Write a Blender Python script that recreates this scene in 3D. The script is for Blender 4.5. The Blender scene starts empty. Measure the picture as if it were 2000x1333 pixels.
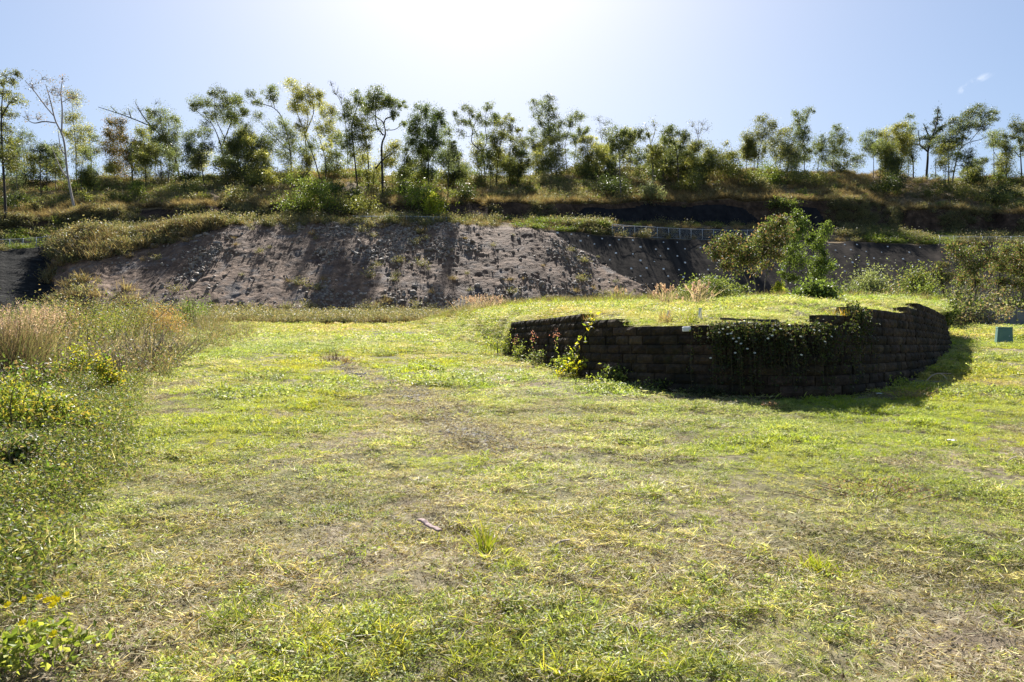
import bpy, math
import numpy as np
from mathutils import Vector
PI = math.pi
rad = math.radians
RNG = np.random.default_rng(7)
SC = bpy.context.scene
COL = SC.collection

# ------------------------------------------------------------------ camera model
F = 1376.0
HOR = 675.0
PITCH = math.atan((HOR - 666.5) / F)            # looking very slightly up
EYE = 1.6
SLOPE = 0.0618                                   # the lawn climbs gently away from the viewer

def ray(px, py):
    u = (np.asarray(px, float) - 1000) / F
    v = (666.5 - np.asarray(py, float)) / F
    dy = math.cos(PITCH) - v * math.sin(PITCH)
    dz = math.sin(PITCH) + v * math.cos(PITCH)
    return u / dy, dz / dy                       # x and z per metre of depth

def at(px, py, y):
    a, b = ray(px, py)
    return np.array([a * y, y, EYE + b * y])

def lawn_pt(px, py):
    a, b = ray(px, py)
    y = EYE / (SLOPE - b)
    return np.array([a * y, y, SLOPE * y])

def px_of(x, y):
    return 1000 + F * (x / np.maximum(y, 1e-3)) * 1.002

# ------------------------------------------------------------------ noise
def _h(ix, iy, s):
    n = (ix.astype(np.int64) * 374761393 + iy.astype(np.int64) * 668265263 + s * 1442695041) & 0xFFFFFFFF
    n = ((n ^ (n >> 13)) * 1274126177) & 0xFFFFFFFF
    return ((n ^ (n >> 16)) & 0xFFFFFF) / float(0xFFFFFF)

def vnoise(x, y, s=0):
    x = np.asarray(x, float); y = np.asarray(y, float)
    ix = np.floor(x); iy = np.floor(y)
    fx = x - ix; fy = y - iy
    fx = fx * fx * (3 - 2 * fx); fy = fy * fy * (3 - 2 * fy)
    a = _h(ix, iy, s); b = _h(ix + 1, iy, s); c = _h(ix, iy + 1, s); d = _h(ix + 1, iy + 1, s)
    return (a + (b - a) * fx) * (1 - fy) + (c + (d - c) * fx) * fy

def fbm(x, y, o=4, s=0):
    t = 0; amp = 0.5; tot = 0
    for k in range(o):
        t = t + amp * vnoise(x * 2 ** k + 17.3 * k, y * 2 ** k - 9.1 * k, s + k); tot += amp; amp *= 0.5
    return t / tot

def sstep(a, b, x):
    t = np.clip((x - a) / (b - a), 0, 1)
    return t * t * (3 - 2 * t)

# ------------------------------------------------------------------ mesh helpers
class MB:
    """collects vertices, quads/tris and per-vertex colours"""
    def __init__(self):
        self.v = []; self.q = []; self.t = []; self.c = []; self.n = 0
    def add(self, v, q=None, t=None, c=(0.5, 0.5, 0.5)):
        v = np.asarray(v, float).reshape(-1, 3)
        c = np.asarray(c, float)
        if c.ndim == 1: c = np.tile(c, (len(v), 1))
        if q is not None and len(q): self.q.append(np.asarray(q, int) + self.n)
        if t is not None and len(t): self.t.append(np.asarray(t, int) + self.n)
        self.v.append(v); self.c.append(c); self.n += len(v)
    def mesh(self, name, mat, smooth=False, origin=None):
        v = np.concatenate(self.v); c = np.concatenate(self.c)
        if origin is not None: v = v - np.asarray(origin)
        q = np.concatenate(self.q) if self.q else np.zeros((0, 4), int)
        t = np.concatenate(self.t) if self.t else np.zeros((0, 3), int)
        me = bpy.data.meshes.new(name)
        me.vertices.add(len(v)); me.vertices.foreach_set('co', v.astype(np.float32).ravel())
        li = np.concatenate([q.ravel(), t.ravel()])
        me.loops.add(len(li)); me.loops.foreach_set('vertex_index', li.astype(np.int32))
        nq, nt = len(q), len(t)
        me.polygons.add(nq + nt)
        st = np.concatenate([np.arange(nq) * 4, nq * 4 + np.arange(nt) * 3])
        me.polygons.foreach_set('loop_start', st.astype(np.int32))
        me.polygons.foreach_set('use_smooth', np.full(nq + nt, smooth, bool))
        a = me.color_attributes.new('col', 'FLOAT_COLOR', 'POINT')
        a.data.foreach_set('color', np.concatenate([c, np.ones((len(c), 1))], 1).astype(np.float32).ravel())
        me.update(calc_edges=True); me.validate()
        if mat is not None: me.materials.append(mat)
        return me
    def obj(self, name, mat, parent=None, smooth=False, origin=None, link=True):
        o = bpy.data.objects.new(name, self.mesh(name, mat, smooth, origin))
        if link: COL.objects.link(o)
        if parent is not None: o.parent = parent
        elif origin is not None: o.location = tuple(origin)
        return o

def tag(o, label, cat, group=None):
    o['label'] = label; o['category'] = cat
    if group: o['group'] = group
    return o

def struct(o, kind='structure', label=None):
    o['kind'] = kind
    if label: o['label'] = label
    return o

def thing(name, label, cat, loc, group=None):
    o = bpy.data.objects.new(name, None); COL.objects.link(o)
    o.empty_display_size = 0.2
    o.location = tuple(loc)
    return tag(o, label, cat, group)

def tube(mb, pts, rr, col=(0.1, 0.1, 0.1), sides=6):
    pts = np.asarray(pts, float); n = len(pts)
    rr = np.broadcast_to(np.asarray(rr, float), (n,))
    d = np.gradient(pts, axis=0); d /= np.linalg.norm(d, axis=1)[:, None] + 1e-9
    ref = np.where(np.abs(d[:, 2:3]) > 0.9, np.array([[1.0, 0, 0]]), np.array([[0, 0, 1.0]]))
    a = np.cross(d, ref); a /= np.linalg.norm(a, axis=1)[:, None] + 1e-9
    b = np.cross(d, a)
    th = np.arange(sides) / sides * 2 * PI
    v = pts[:, None] + rr[:, None, None] * (np.cos(th)[None, :, None] * a[:, None] + np.sin(th)[None, :, None] * b[:, None])
    i = np.arange(n - 1)[:, None] * sides; j = np.arange(sides)[None]; k = (j + 1) % sides
    q = np.stack([i + j, i + k, i + sides + k, i + sides + j], -1).reshape(-1, 4)
    v = np.concatenate([v.reshape(-1, 3), pts[:1], pts[-1:]])
    c0 = n * sides
    jj = np.arange(sides); kk = (jj + 1) % sides
    t = np.concatenate([np.stack([np.full(sides, c0), kk, jj], -1),
                        np.stack([np.full(sides, c0 + 1), (n - 1) * sides + jj, (n - 1) * sides + kk], -1)])
    mb.add(v, q, t, col)

def smooth_line(pts, n):
    """Catmull-Rom through pts, n samples"""
    p = np.asarray(pts, float)
    if len(p) == 2:
        return p[0] + (p[1] - p[0]) * np.linspace(0, 1, n)[:, None]
    p = np.vstack([2 * p[0] - p[1], p, 2 * p[-1] - p[-2]])
    m = len(p) - 3
    s = np.linspace(0, m - 1e-6, n); i = s.astype(int); t = (s - i)[:, None]
    a, b, c, d = p[i], p[i + 1], p[i + 2], p[i + 3]
    return 0.5 * (2 * b + (c - a) * t + (2 * a - 5 * b + 4 * c - d) * t ** 2 + (3 * b - a - 3 * c + d) * t ** 3)

def pick(rng, pal, n, jit=0.22):
    pal = np.asarray(pal, float)
    c = pal[rng.integers(0, len(pal), n)]
    return c * (1 + jit * rng.standard_normal((n, 1))).clip(0.4, 1.8)

def leaves(mb, rng, cen, L, W, pal, droop=0.0, flat=0.0, jit=0.22):
    """one four-cornered leaf at each centre"""
    cen = np.asarray(cen, float); n = len(cen)
    if n == 0: return
    d = rng.standard_normal((n, 3)); d[:, 2] = d[:, 2] * (1 - flat) - droop
    d /= np.linalg.norm(d, axis=1)[:, None] + 1e-9
    r = rng.standard_normal((n, 3)); r[:, 2] *= (1 - flat)
    s = np.cross(d, np.cross(d, r)); s /= np.linalg.norm(s, axis=1)[:, None] + 1e-9
    nrm = np.cross(d, s)
    l = (L * rng.uniform(0.65, 1.35, n))[:, None]; w = (W * rng.uniform(0.65, 1.35, n))[:, None]
    v = np.stack([cen - d * l * 0.5, cen + s * w * 0.5 - nrm * w * 0.15, cen + d * l * 0.5, cen - s * w * 0.5 - nrm * w * 0.15], 1).reshape(-1, 3)
    q = np.arange(n * 4).reshape(n, 4)
    mb.add(v, q, None, np.repeat(pick(rng, pal, n, jit), 4, 0))

def blades(mb, rng, base, L, W, lean, pal, curl=0.5, az=None, jit=0.2):
    """curved tapering grass blades rooted at base"""
    base = np.asarray(base, float); n = len(base)
    if n == 0: return
    if az is None: az = rng.uniform(0, 2 * PI, n)
    le = np.abs(rng.normal(lean, 0.3, n)).clip(0, 1.5)
    l = L * rng.uniform(0.55, 1.3, n)
    h = np.stack([np.cos(az), np.sin(az), np.zeros(n)], 1)
    up = np.array([0, 0, 1.0])
    d = h * np.sin(le)[:, None] + up * np.cos(le)[:, None]
    cu = curl * rng.uniform(0.3, 1.2, n)
    sd = rng.uniform(0, PI, n)
    s = np.stack([np.cos(sd), np.sin(sd), np.zeros(n)], 1)
    s = s - d * (s * d).sum(1)[:, None]; s /= np.linalg.norm(s, axis=1)[:, None] + 1e-9
    w = (W * rng.uniform(0.6, 1.3, n))[:, None] * 0.5
    vs = []
    for t, k in ((0, 0.8), (0.5, 1.0), (1.0, 0.12)):
        p = base + d * (l * t)[:, None] + (h * 0.6 - up * np.sin(le)[:, None]*0.55 - up*0.25) * (cu * l * t * t)[:, None]
        p[:, 2] = np.maximum(p[:, 2], base[:, 2] + 0.004 + 0.01*t)
        vs += [p - s * w * k, p + s * w * k]
    v = np.stack(vs, 1).reshape(-1, 3)
    i = np.arange(n)[:, None] * 6
    q = np.concatenate([i + np.array([0, 1, 3, 2]), i + np.array([2, 3, 5, 4])])
    c = pick(rng, pal, n, jit)
    mb.add(v, q, None, np.repeat(c, 6, 0))

# ------------------------------------------------------------------ materials
def mat(name):
    m = bpy.data.materials.new(name); m.use_nodes = True
    nt = m.node_tree; nt.nodes.clear()
    return m, nt, nt.nodes, nt.links

def N(nt, typ, **kw):
    n = nt.nodes.new(typ)
    for k, v in kw.items():
        if k.startswith('i_'):
            n.inputs[k[2:].replace('_', ' ')].default_value = v
        else: setattr(n, k, v)
    return n

def ramp(nt, fac, stops):
    r = nt.nodes.new('ShaderNodeValToRGB')
    e = r.color_ramp.elements
    while len(e) < len(stops): e.new(0.5)
    for k, (p, c) in zip(e, stops):
        k.position = p; k.color = (*c, 1) if len(c) == 3 else c
    nt.links.new(fac, r.inputs[0]); return r.outputs[0]

def noise(nt, vec, scale, detail=4, rough=0.55):
    n = N(nt, 'ShaderNodeTexNoise'); n.inputs['Scale'].default_value = scale
    n.inputs['Detail'].default_value = detail; n.inputs['Roughness'].default_value = rough
    if vec is not None: nt.links.new(vec, n.inputs['Vector'])
    return n.outputs['Fac']

def mixc(nt, fac, a, b, mode='MIX'):
    m = nt.nodes.new('ShaderNodeMix'); m.data_type = 'RGBA'; m.blend_type = mode
    for k, s in ((0, fac), (6, a), (7, b)):
        if isinstance(s, (int, float)): m.inputs[k].default_value = s
        elif isinstance(s, tuple): m.inputs[k].default_value = (*s, 1)
        else: nt.links.new(s, m.inputs[k])
    return m.outputs[2]

def foliage_mat(name, trans=0.45, rough=0.45, spec=0.35, patch=None, gain=1.0, tgain=1.5):
    m, nt, nd, lk = mat(name)
    c = N(nt, 'ShaderNodeVertexColor', layer_name='col').outputs[0]
    geo = N(nt, 'ShaderNodeNewGeometry').outputs['Position']
    f = noise(nt, geo, 0.9, 3)
    c = mixc(nt, 1.0, c, ramp(nt, f, [(0.3, (0.78, 0.8, 0.8)), (0.7, (1.2, 1.18, 1.05))]), 'MULTIPLY')
    if patch:
        f2 = noise(nt, geo, patch[0], 5, 0.6)
        k = ramp(nt, f2, [(patch[1], (0, 0, 0)), (patch[2], (1, 1, 1))])
        c = mixc(nt, k, c, patch[3])
        f4 = noise(nt, geo, 0.11, 3, 0.6)
        c = mixc(nt, 1.0, c, ramp(nt, f4, [(0.3, (1.15, 0.98, 0.85)), (0.7, (0.85, 1.05, 0.9))]), 'MULTIPLY')
    b = N(nt, 'ShaderNodeBsdfPrincipled'); b.inputs['Roughness'].default_value = rough
    b.inputs['Specular IOR Level'].default_value = spec
    lk.new(c, b.inputs['Base Color'])
    t = N(nt, 'ShaderNodeBsdfTranslucent')
    ct = mixc(nt, 1.0, c, (1.15 * tgain, 1.12 * tgain, 0.68 * tgain), 'MULTIPLY')
    lk.new(ct, t.inputs[0])
    x = N(nt, 'ShaderNodeMixShader'); x.inputs[0].default_value = trans
    lk.new(b.outputs[0], x.inputs[1]); lk.new(t.outputs[0], x.inputs[2])
    o = N(nt, 'ShaderNodeOutputMaterial'); lk.new(x.outputs[0], o.inputs[0])
    return m

def solid_mat(name, stops, scale=4, rough=0.85, bump=0.3, bscale=12, bdist=0.02, use_col=False, spec=0.3, metal=0.0, stretch=None, extra=None):
    m, nt, nd, lk = mat(name)
    tc = N(nt, 'ShaderNodeTexCoord').outputs['Object']
    if stretch:
        mp = N(nt, 'ShaderNodeMapping'); mp.inputs['Scale'].default_value = stretch
        lk.new(tc, mp.inputs[0]); tcs = mp.outputs[0]
    else: tcs = tc
    c = ramp(nt, noise(nt, tcs, scale, 6, 0.6), stops)
    if use_col:
        c = mixc(nt, 1.0, c, N(nt, 'ShaderNodeVertexColor', layer_name='col').outputs[0], 'MULTIPLY')
    if extra: c = extra(nt, tc, c)
    b = N(nt, 'ShaderNodeBsdfPrincipled'); b.inputs['Roughness'].default_value = rough
    b.inputs['Specular IOR Level'].default_value = spec; b.inputs['Metallic'].default_value = metal
    lk.new(c, b.inputs['Base Color'])
    if bump:
        bp = N(nt, 'ShaderNodeBump'); bp.inputs['Strength'].default_value = bump; bp.inputs['Distance'].default_value = bdist
        lk.new(noise(nt, tc, bscale, 8, 0.65), bp.inputs['Height']); lk.new(bp.outputs[0], b.inputs['Normal'])
    o = N(nt, 'ShaderNodeOutputMaterial'); lk.new(b.outputs[0], o.inputs[0])
    return m

M = {}
M['leaf'] = foliage_mat('leaf', 0.5, 0.42, 0.4)
M['grass'] = foliage_mat('lawn_blades', 0.47, 0.5, 0.3, patch=(0.55, 0.5, 0.75, (0.33, 0.29, 0.14)), tgain=1.6)
M['weed'] = foliage_mat('weed_leaf', 0.45, 0.48, 0.32)
M['dry'] = foliage_mat('dry_grass', 0.4, 0.7, 0.15, tgain=1.2)
M['bark'] = solid_mat('bark', [(0.3, (0.6, 0.6, 0.6)), (0.7, (1.3, 1.25, 1.2))], 3, 0.9, 0.6, 9, 0.03, use_col=True)
def lawn_extra(nt, tc, c):
    g = noise(nt, tc, 0.5, 6, 0.65)
    c = mixc(nt, ramp(nt, g, [(0.4, (0, 0, 0)), (0.6, (0.8, 0.8, 0.8))]), c, (0.11, 0.12, 0.035))
    return c
M['lawn'] = solid_mat('lawn_soil', [(0.3, (0.10, 0.078, 0.056)), (0.5, (0.21, 0.17, 0.12)), (0.7, (0.36, 0.31, 0.22))], 6, 0.95, 0.8, 25, 0.03, extra=lawn_extra, spec=0.1)
def rock_extra(nt, tc, c):
    g = noise(nt, tc, 0.35, 6, 0.62)
    k = ramp(nt, g, [(0.53, (0, 0, 0)), (0.66, (.85, .85, .85))])
    gr = ramp(nt, noise(nt, tc, 2.6, 8, 0.7), [(0.33, (0.045, 0.039, 0.036)), (0.5, (0.13, 0.113, 0.102)), (0.68, (0.34, 0.31, 0.285))])
    c = mixc(nt, k, c, gr)
    return mixc(nt, 1.0, c, ramp(nt, noise(nt, tc, 0.11, 5, .65), [(.34, (.55, .5, .5)), (.66, (1.15, 1.12, 1.1))]), 'MULTIPLY')
M['rock_slope'] = solid_mat('rocky_cut', [(0.3, (0.08, 0.044, 0.025)), (0.5, (0.165, 0.098, 0.056)), (0.7, (0.26, 0.172, 0.11))], 0.9, 0.9, 0.8, 2.6, 0.25, extra=rock_extra, spec=0.4)
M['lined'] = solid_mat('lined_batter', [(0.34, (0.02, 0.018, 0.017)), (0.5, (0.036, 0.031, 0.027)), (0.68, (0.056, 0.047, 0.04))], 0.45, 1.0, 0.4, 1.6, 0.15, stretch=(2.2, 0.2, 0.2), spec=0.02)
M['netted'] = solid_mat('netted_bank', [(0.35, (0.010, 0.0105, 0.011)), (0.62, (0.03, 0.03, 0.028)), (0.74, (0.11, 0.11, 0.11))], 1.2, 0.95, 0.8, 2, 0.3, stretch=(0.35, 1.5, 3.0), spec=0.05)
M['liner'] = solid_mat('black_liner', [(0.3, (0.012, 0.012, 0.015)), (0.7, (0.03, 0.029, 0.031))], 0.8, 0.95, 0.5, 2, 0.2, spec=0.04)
def hill_extra(nt, tc, c):
    g = noise(nt, tc, 0.18, 6, 0.65)
    return mixc(nt, ramp(nt, g, [(0.5, (0, 0, 0)), (0.68, (0.6, 0.6, 0.6))]), c, (0.06, 0.06, 0.03))
M['scarp'] = solid_mat('shade_dark_earth', [(0.3, (0.035, 0.024, 0.018)), (0.55, (0.085, 0.055, 0.038)), (0.75, (0.17, 0.11, 0.075))], 0.9, 1.0, 1.0, 2.5, 0.4, spec=0.05)  # earth colour darkened to carry the shadow on the steep upper cut
M['hill'] = solid_mat('hillside_soil', [(0.3, (0.08, 0.052, 0.032)), (0.5, (0.17, 0.12, 0.065)), (0.72, (0.30, 0.22, 0.12))], 0.7, 0.95, 0.8, 3, 0.3, extra=hill_extra, spec=0.1)
def wall_extra(nt, tc, c):
    g = noise(nt, tc, 1.1, 6, 0.7)
    c = mixc(nt, ramp(nt, g, [(0.42, (0, 0, 0)), (0.6, (0.85, 0.85, 0.85))]), c, (0.016, 0.015, 0.011))
    g2 = noise(nt, tc, 2.3, 5, 0.7)
    return mixc(nt, ramp(nt, g2, [(0.58, (0, 0, 0)), (0.75, (0.6, 0.6, 0.6))]), c, (0.035, 0.045, 0.016))
M['block'] = solid_mat('weathered_block', [(0.3, (0.03, 0.022, 0.016)), (0.7, (0.09, 0.064, 0.045))], 14, 0.95, 0.8, 60, 0.012, use_col=True, extra=wall_extra, spec=0.15)
M['steel'] = solid_mat('galvanised_steel', [(0.3, (0.42, 0.44, 0.46)), (0.7, (0.58, 0.6, 0.62))], 8, 0.5, 0, metal=0.3, spec=0.5)
M['white'] = solid_mat('white_plastic', [(0.3, (0.7, 0.7, 0.68)), (0.7, (0.82, 0.82, 0.8))], 8, 0.6, 0.1)
M['pillar'] = solid_mat('green_plastic', [(0.3, (0.10, 0.2, 0.165)), (0.7, (0.14, 0.25, 0.21))], 5, 0.55, 0.15, 60, 0.004)
M['wood'] = solid_mat('weathered_wood', [(0.3, (0.6, 0.6, 0.6)), (0.7, (1.2, 1.2, 1.2))], 6, 0.9, 0.5, 30, 0.01, use_col=True, stretch=(8, 1, 1))
M['rock'] = solid_mat('loose_stone', [(0.3, (0.12, 0.09, 0.07)), (0.7, (0.36, 0.30, 0.24))], 3, 0.75, 0.5, 8, 0.05, spec=0.45)
M['gravel'] = solid_mat('pale_gravel', [(0.3, (0.26, 0.23, 0.2)), (0.7, (0.55, 0.51, 0.46))], 3, 0.85, 0.3, 8, 0.02, spec=0.3)
M['cloth'] = solid_mat('silt_cloth', [(0.3, (0.16, 0.165, 0.17)), (0.7, (0.24, 0.245, 0.25))], 3, 0.8, 0.3, 6, 0.05)
M['petal'] = foliage_mat('petal', 0.4, 0.6, 0.2, tgain=1.0)
# ------------------------------------------------------------------ terrain
def lawn_z(x, y):
    return SLOPE * np.maximum(y, -30) + 0.12 * (fbm(x * .3, y * .3, 3, 3) - .5) + 0.09 * (fbm(x * 1.3, y * 1.3, 3, 5) - .5) + 0.075 * (fbm(x * 3.4, y * 3.4, 2, 6) - .5)

T_PX = [-1700, -300, 0, 90, 180, 400, 640, 870, 1040, 1200, 1320, 1480, 1640, 1800, 2000, 2300, 3700]
def tab(px, vals): return np.interp(px, T_PX, vals)
def c_foot(px):  return tab(px, [70, 77, 79, 83, 80, 78, 78, 79, 81, 88, 95, 97, 97, 97, 96, 94, 85])
def c_run(px):   return tab(px, [19, 19, 18, 19, 21.5, 22, 22, 22, 22, 21.5, 21.5, 21.5, 21.5, 21.5, 21.5, 21.5, 21.5])
def p_crest(px): return tab(px, [492, 490, 488, 484, 462, 438, 434, 437, 446, 463, 468, 472, 473, 478, 478, 478, 490])
def p_b1(px):    return tab(px, [480, 478, 476, 470, 456, 433, 430, 433, 439, 443, 444, 448, 462, 471, 471, 471, 480])
def p_s0(px):    return tab(px, [458, 456, 455, 453, 448, 430, 426, 430, 434, 437, 438, 441, 445, 461, 464, 464, 470])
def p_s1(px):    return tab(px, [428, 426, 424, 422, 419, 407, 401, 402, 398, 394, 398, 394, 392, 410, 420, 424, 440])
def p_ridge(px): return tab(px, [370, 354, 352, 354, 356, 338, 341, 348, 339, 336, 334, 333, 340, 346, 347, 349, 370])

pxs = np.unique(np.concatenate([np.arange(-1700, -150, 50), np.arange(-150, 2150, 3), np.arange(2150, 3701, 50)]).astype(float))
U = (pxs - 1000) / F
NC = len(U)

def zpy(py, y):
    return EYE + ray(1000, py)[1] * y

# near rows
ny = np.concatenate([np.linspace(-20, 1.8, 12), np.arange(2, 15, .13), np.arange(15, 45, .5)])
nx = U[None] * (45 * (ny[:, None] + 25) / 70)
NYY = np.repeat(ny[:, None], NC, 1)
nz = lawn_z(nx, NYY)

yF = c_foot(pxs) + 1.2 * (fbm(pxs * .02, pxs * 0, 3, 2) - .5)
yC = yF + c_run(pxs) + 2.0 * (fbm(pxs * .015, pxs * 0, 4, 4) - .5)
zF = SLOPE * yF
zC = zpy(p_crest(pxs) + 9 * (fbm(pxs * .03, pxs * 0, 4, 8) - .5), yC)
yb0 = yC + 2.5; yb1 = yb0 + 1.2; ys0 = yb1 + np.interp(pxs, [0, 900, 1150], [3.5, 4.0, 7.5]); ys1 = ys0 + np.interp(pxs, [0, 400, 900, 1200, 2000], [1.0, 0.8, 1.2, 1.8, 1.8]) + 5.5 * sstep(.5, .72, fbm(pxs * .011, pxs * 0, 3, 19)) * np.where((pxs > 1080) & (pxs < 1510), 0, 1)
yr = np.interp(pxs, [-1700, 0, 600, 1000, 1500, 2000, 3700], [144, 147, 149, 153, 160, 162, 152])
zb0 = zpy(p_crest(pxs) - 1.5, yb0); zb1 = zpy(p_b1(pxs), yb1); zs0 = zpy(p_s0(pxs), ys0)
zs1 = zpy(p_s1(pxs) + 14 * (fbm(pxs * .012, pxs * 0, 4, 11) - .5), ys1)
zr = zpy(p_ridge(pxs) + 34 * (fbm(pxs * .010, pxs * 0, 4, 12) - .5), yr)

rows_y = []; rows_z = []; seg = []
def add_seg(name, ya, za, yb, zb, n, first=False, ease=None):
    t = np.linspace(0, 1, n + 1)[(0 if first else 1):]
    for k in t:
        kz = ease(k) if ease else k
        rows_y.append(ya + (yb - ya) * k); rows_z.append(za + (zb - za) * kz); seg.append(name)
y45 = np.full(NC, 45.0)
add_seg('lawn', y45, SLOPE * y45, yF, zF, 34, True)
add_seg('batter', yF, zF, yC, zC, 110)
add_seg('bench', yC, zC, yb0, zb0, 4)
add_seg('bench', yb0, zb0, yb1, zb1, 5)
add_seg('bench', yb1, zb1, ys0, zs0, 9)
add_seg('cut', ys0, zs0, ys1, zs1, 16)
add_seg('hill', ys1, zs1, yr, zr, 70)
add_seg('far', yr, zr, yr + 60, zr - 12, 8)
add_seg('far', yr + 60, zr - 12, yr + 300, zr * 0 + 5, 6)
GY = np.array(rows_y); GZ = np.array(rows_z); SEG = np.array(seg)
GX = U[None] * GY
lm = SEG == 'lawn'
GZ[lm] = lawn_z(GX[lm], GY[lm])
PXG = np.repeat(pxs[None], len(GY), 0)
bm_ = SEG == 'batter'
tb = np.linspace(0, 1, bm_.sum() + 1)[1:][:, None]
# which of the three batter surfaces: 0 netted bank, 1 rocky spur, 2 lined batter
pyb = 617 + (p_crest(pxs)[None] - 617) * tb
line_r = 1045 + (pyb - 446) * 1.72 + 46 * (fbm(pyb * .05, PXG[bm_] * .012, 4, 31) - .5)
line_l = 96 + 10 * np.sin((pyb - 490) / 110 * PI) + 26 * (fbm(pyb * .06, PXG[bm_] * .02, 4, 32) - .5)
dR = PXG[bm_] - line_r; dL = line_l - PXG[bm_]
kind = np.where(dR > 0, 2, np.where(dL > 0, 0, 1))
X, Y = GX[bm_], GY[bm_]
edge = np.minimum(sstep(0, .06, tb), sstep(1, .92, tb))
Zt = GZ[bm_]
rough = 1.5 * (fbm(X * .16, Y * .16, 4, 21) - .5) + .3 * (np.abs(fbm(X * .5, Y * .5 + Zt * .3, 4, 22) - .5) * 2) ** .8 + 0.16 * (np.abs(fbm(X * 1.2, Y * 1.2 + Zt, 3, 23) - .5) * 2) + .22 * (fbm(X * 3.2, Y * 3.2 + Zt * 2, 2, 24) - .5) + .5 * (fbm(X * .7, Zt * .12, 3, 29) - .5)
spur = .25 * sstep(6, -40, dR) * sstep(-320, -40, dR) + 1.3 * sstep(6, -30, dL) * sstep(-160, -30, dL)
smooth_ = 0.9 * (fbm(X * .12, Y * .05, 3, 25) - .5) + .1 * (fbm(X * .8, Y * .8, 3, 26) - .5)
net = 0.5 * (fbm(X * .15, Zt * 1.1, 4, 27) - .5) + .25 * np.abs(fbm(X * .3, Zt * 2.6, 3, 28) - .5)
GZ[bm_] += edge * np.where(kind == 1, rough * .62 + spur, np.where(kind == 2, smooth_, net - .3))
hm = (SEG == 'hill') | (SEG == 'cut') | (SEG == 'bench')
am = np.where(SEG[hm] == 'hill', 1.0, np.where(SEG[hm] == 'cut', .5, .25))[:, None]
GZ[hm] += am * (1.4 * (fbm(GX[hm] * .12, GY[hm] * .12, 4, 41) - .5) + .6 * (fbm(GX[hm] * .6, GY[hm] * .6, 3, 42) - .5))
GPY = 666.5 - F * np.tan(np.arctan((GZ - EYE) / GY) - PITCH)

def sheet(XX, YY, ZZ, mask=None):
    R, C = XX.shape
    i = np.arange(R - 1)[:, None] * C; j = np.arange(C - 1)[None]
    q = np.stack([i + j, i + j + 1, i + C + j + 1, i + C + j], -1)
    q = q[mask] if mask is not None else q.reshape(-1, 4)
    v = np.stack([XX, YY, ZZ], -1).reshape(-1, 3)
    us, inv = np.unique(q, return_inverse=True)
    mb = MB(); mb.add(v[us], inv.reshape(-1, 4)); return mb

R = len(GY)
cs = SEG[1:]                                      # segment of each cell row
cellk = np.full((R - 1, NC - 1), '', dtype=object)
cellk[:] = cs[:, None]
br = np.where(cs == 'batter')[0]
kk = kind[:, :-1]
names = np.array(['netted', 'rocky', 'lined'])
cellk[br] = names[kk]
cr = np.where(cs == 'cut')[0]
pxc = pxs[:-1]
for r_i, r in enumerate(cr):
    t = r_i / len(cr)
    up = 0.95 * np.minimum(sstep(1085, 1150, pxc), sstep(1510, 1440, pxc)) + .9 * np.minimum(sstep(1530, 1560, pxc), sstep(1625, 1590, pxc))
    up = up - .25 * vnoise(pxc * .03, pxc * 0, 55)
    cellk[r] = np.where(t < up, 'liner', 'cut')
st = np.where(cs == 'bench')[0][4:9]
for r in st:
    cellk[r] = np.where((pxc > 1170) & (pxc < 1500), 'liner', 'bench')  # black on the low step stands in for the shadowed band behind the fence

# ground = near lawn + lawn up to the foot of the batter, one sheet
allx = np.concatenate([nx, GX]); ally = np.concatenate([NYY, GY]); allz = np.concatenate([nz, GZ])
mk = np.zeros((len(allx) - 1, NC - 1), bool); mk[:len(ny)] = True
mk[len(ny):] = cellk == 'lawn'
struct(sheet(allx, ally, allz, mk).obj('ground', M['lawn'], smooth=True))
struct(sheet(GX, GY, GZ, cellk == 'rocky').obj('rocky_slope', M['rock_slope'], smooth=True))
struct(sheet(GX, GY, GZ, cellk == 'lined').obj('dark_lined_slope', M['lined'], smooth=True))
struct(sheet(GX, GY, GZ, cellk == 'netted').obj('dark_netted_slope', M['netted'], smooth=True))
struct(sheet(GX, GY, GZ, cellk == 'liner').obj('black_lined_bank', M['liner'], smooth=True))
struct(sheet(GX, GY, GZ, np.isin(cellk, ['bench', 'hill', 'far'])).obj('hillside', M['hill'], smooth=True))

struct(sheet(GX, GY, GZ, cellk == 'cut').obj('earth_bank', M['scarp'], smooth=True))

def ground_at(px, py, segs=('bench', 'cut', 'hill')):
    """the point of the slope seen at a pixel (nearest first)"""
    j = int(np.clip(np.searchsorted(pxs, px), 1, NC - 1))
    f = (px - pxs[j - 1]) / (pxs[j] - pxs[j - 1])
    idx = np.where(np.isin(SEG, segs))[0]
    P = GPY[idx, j - 1] * (1 - f) + GPY[idx, j] * f
    k = np.where(P <= py)[0]
    if len(k) == 0: r = idx[np.argmin(P)]
    else: r = idx[k[0]]
    y = GY[r, j - 1] * (1 - f) + GY[r, j] * f
    z = GZ[r, j - 1] * (1 - f) + GZ[r, j] * f
    return np.array([(px - 1000) / F * y, y, z])

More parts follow.
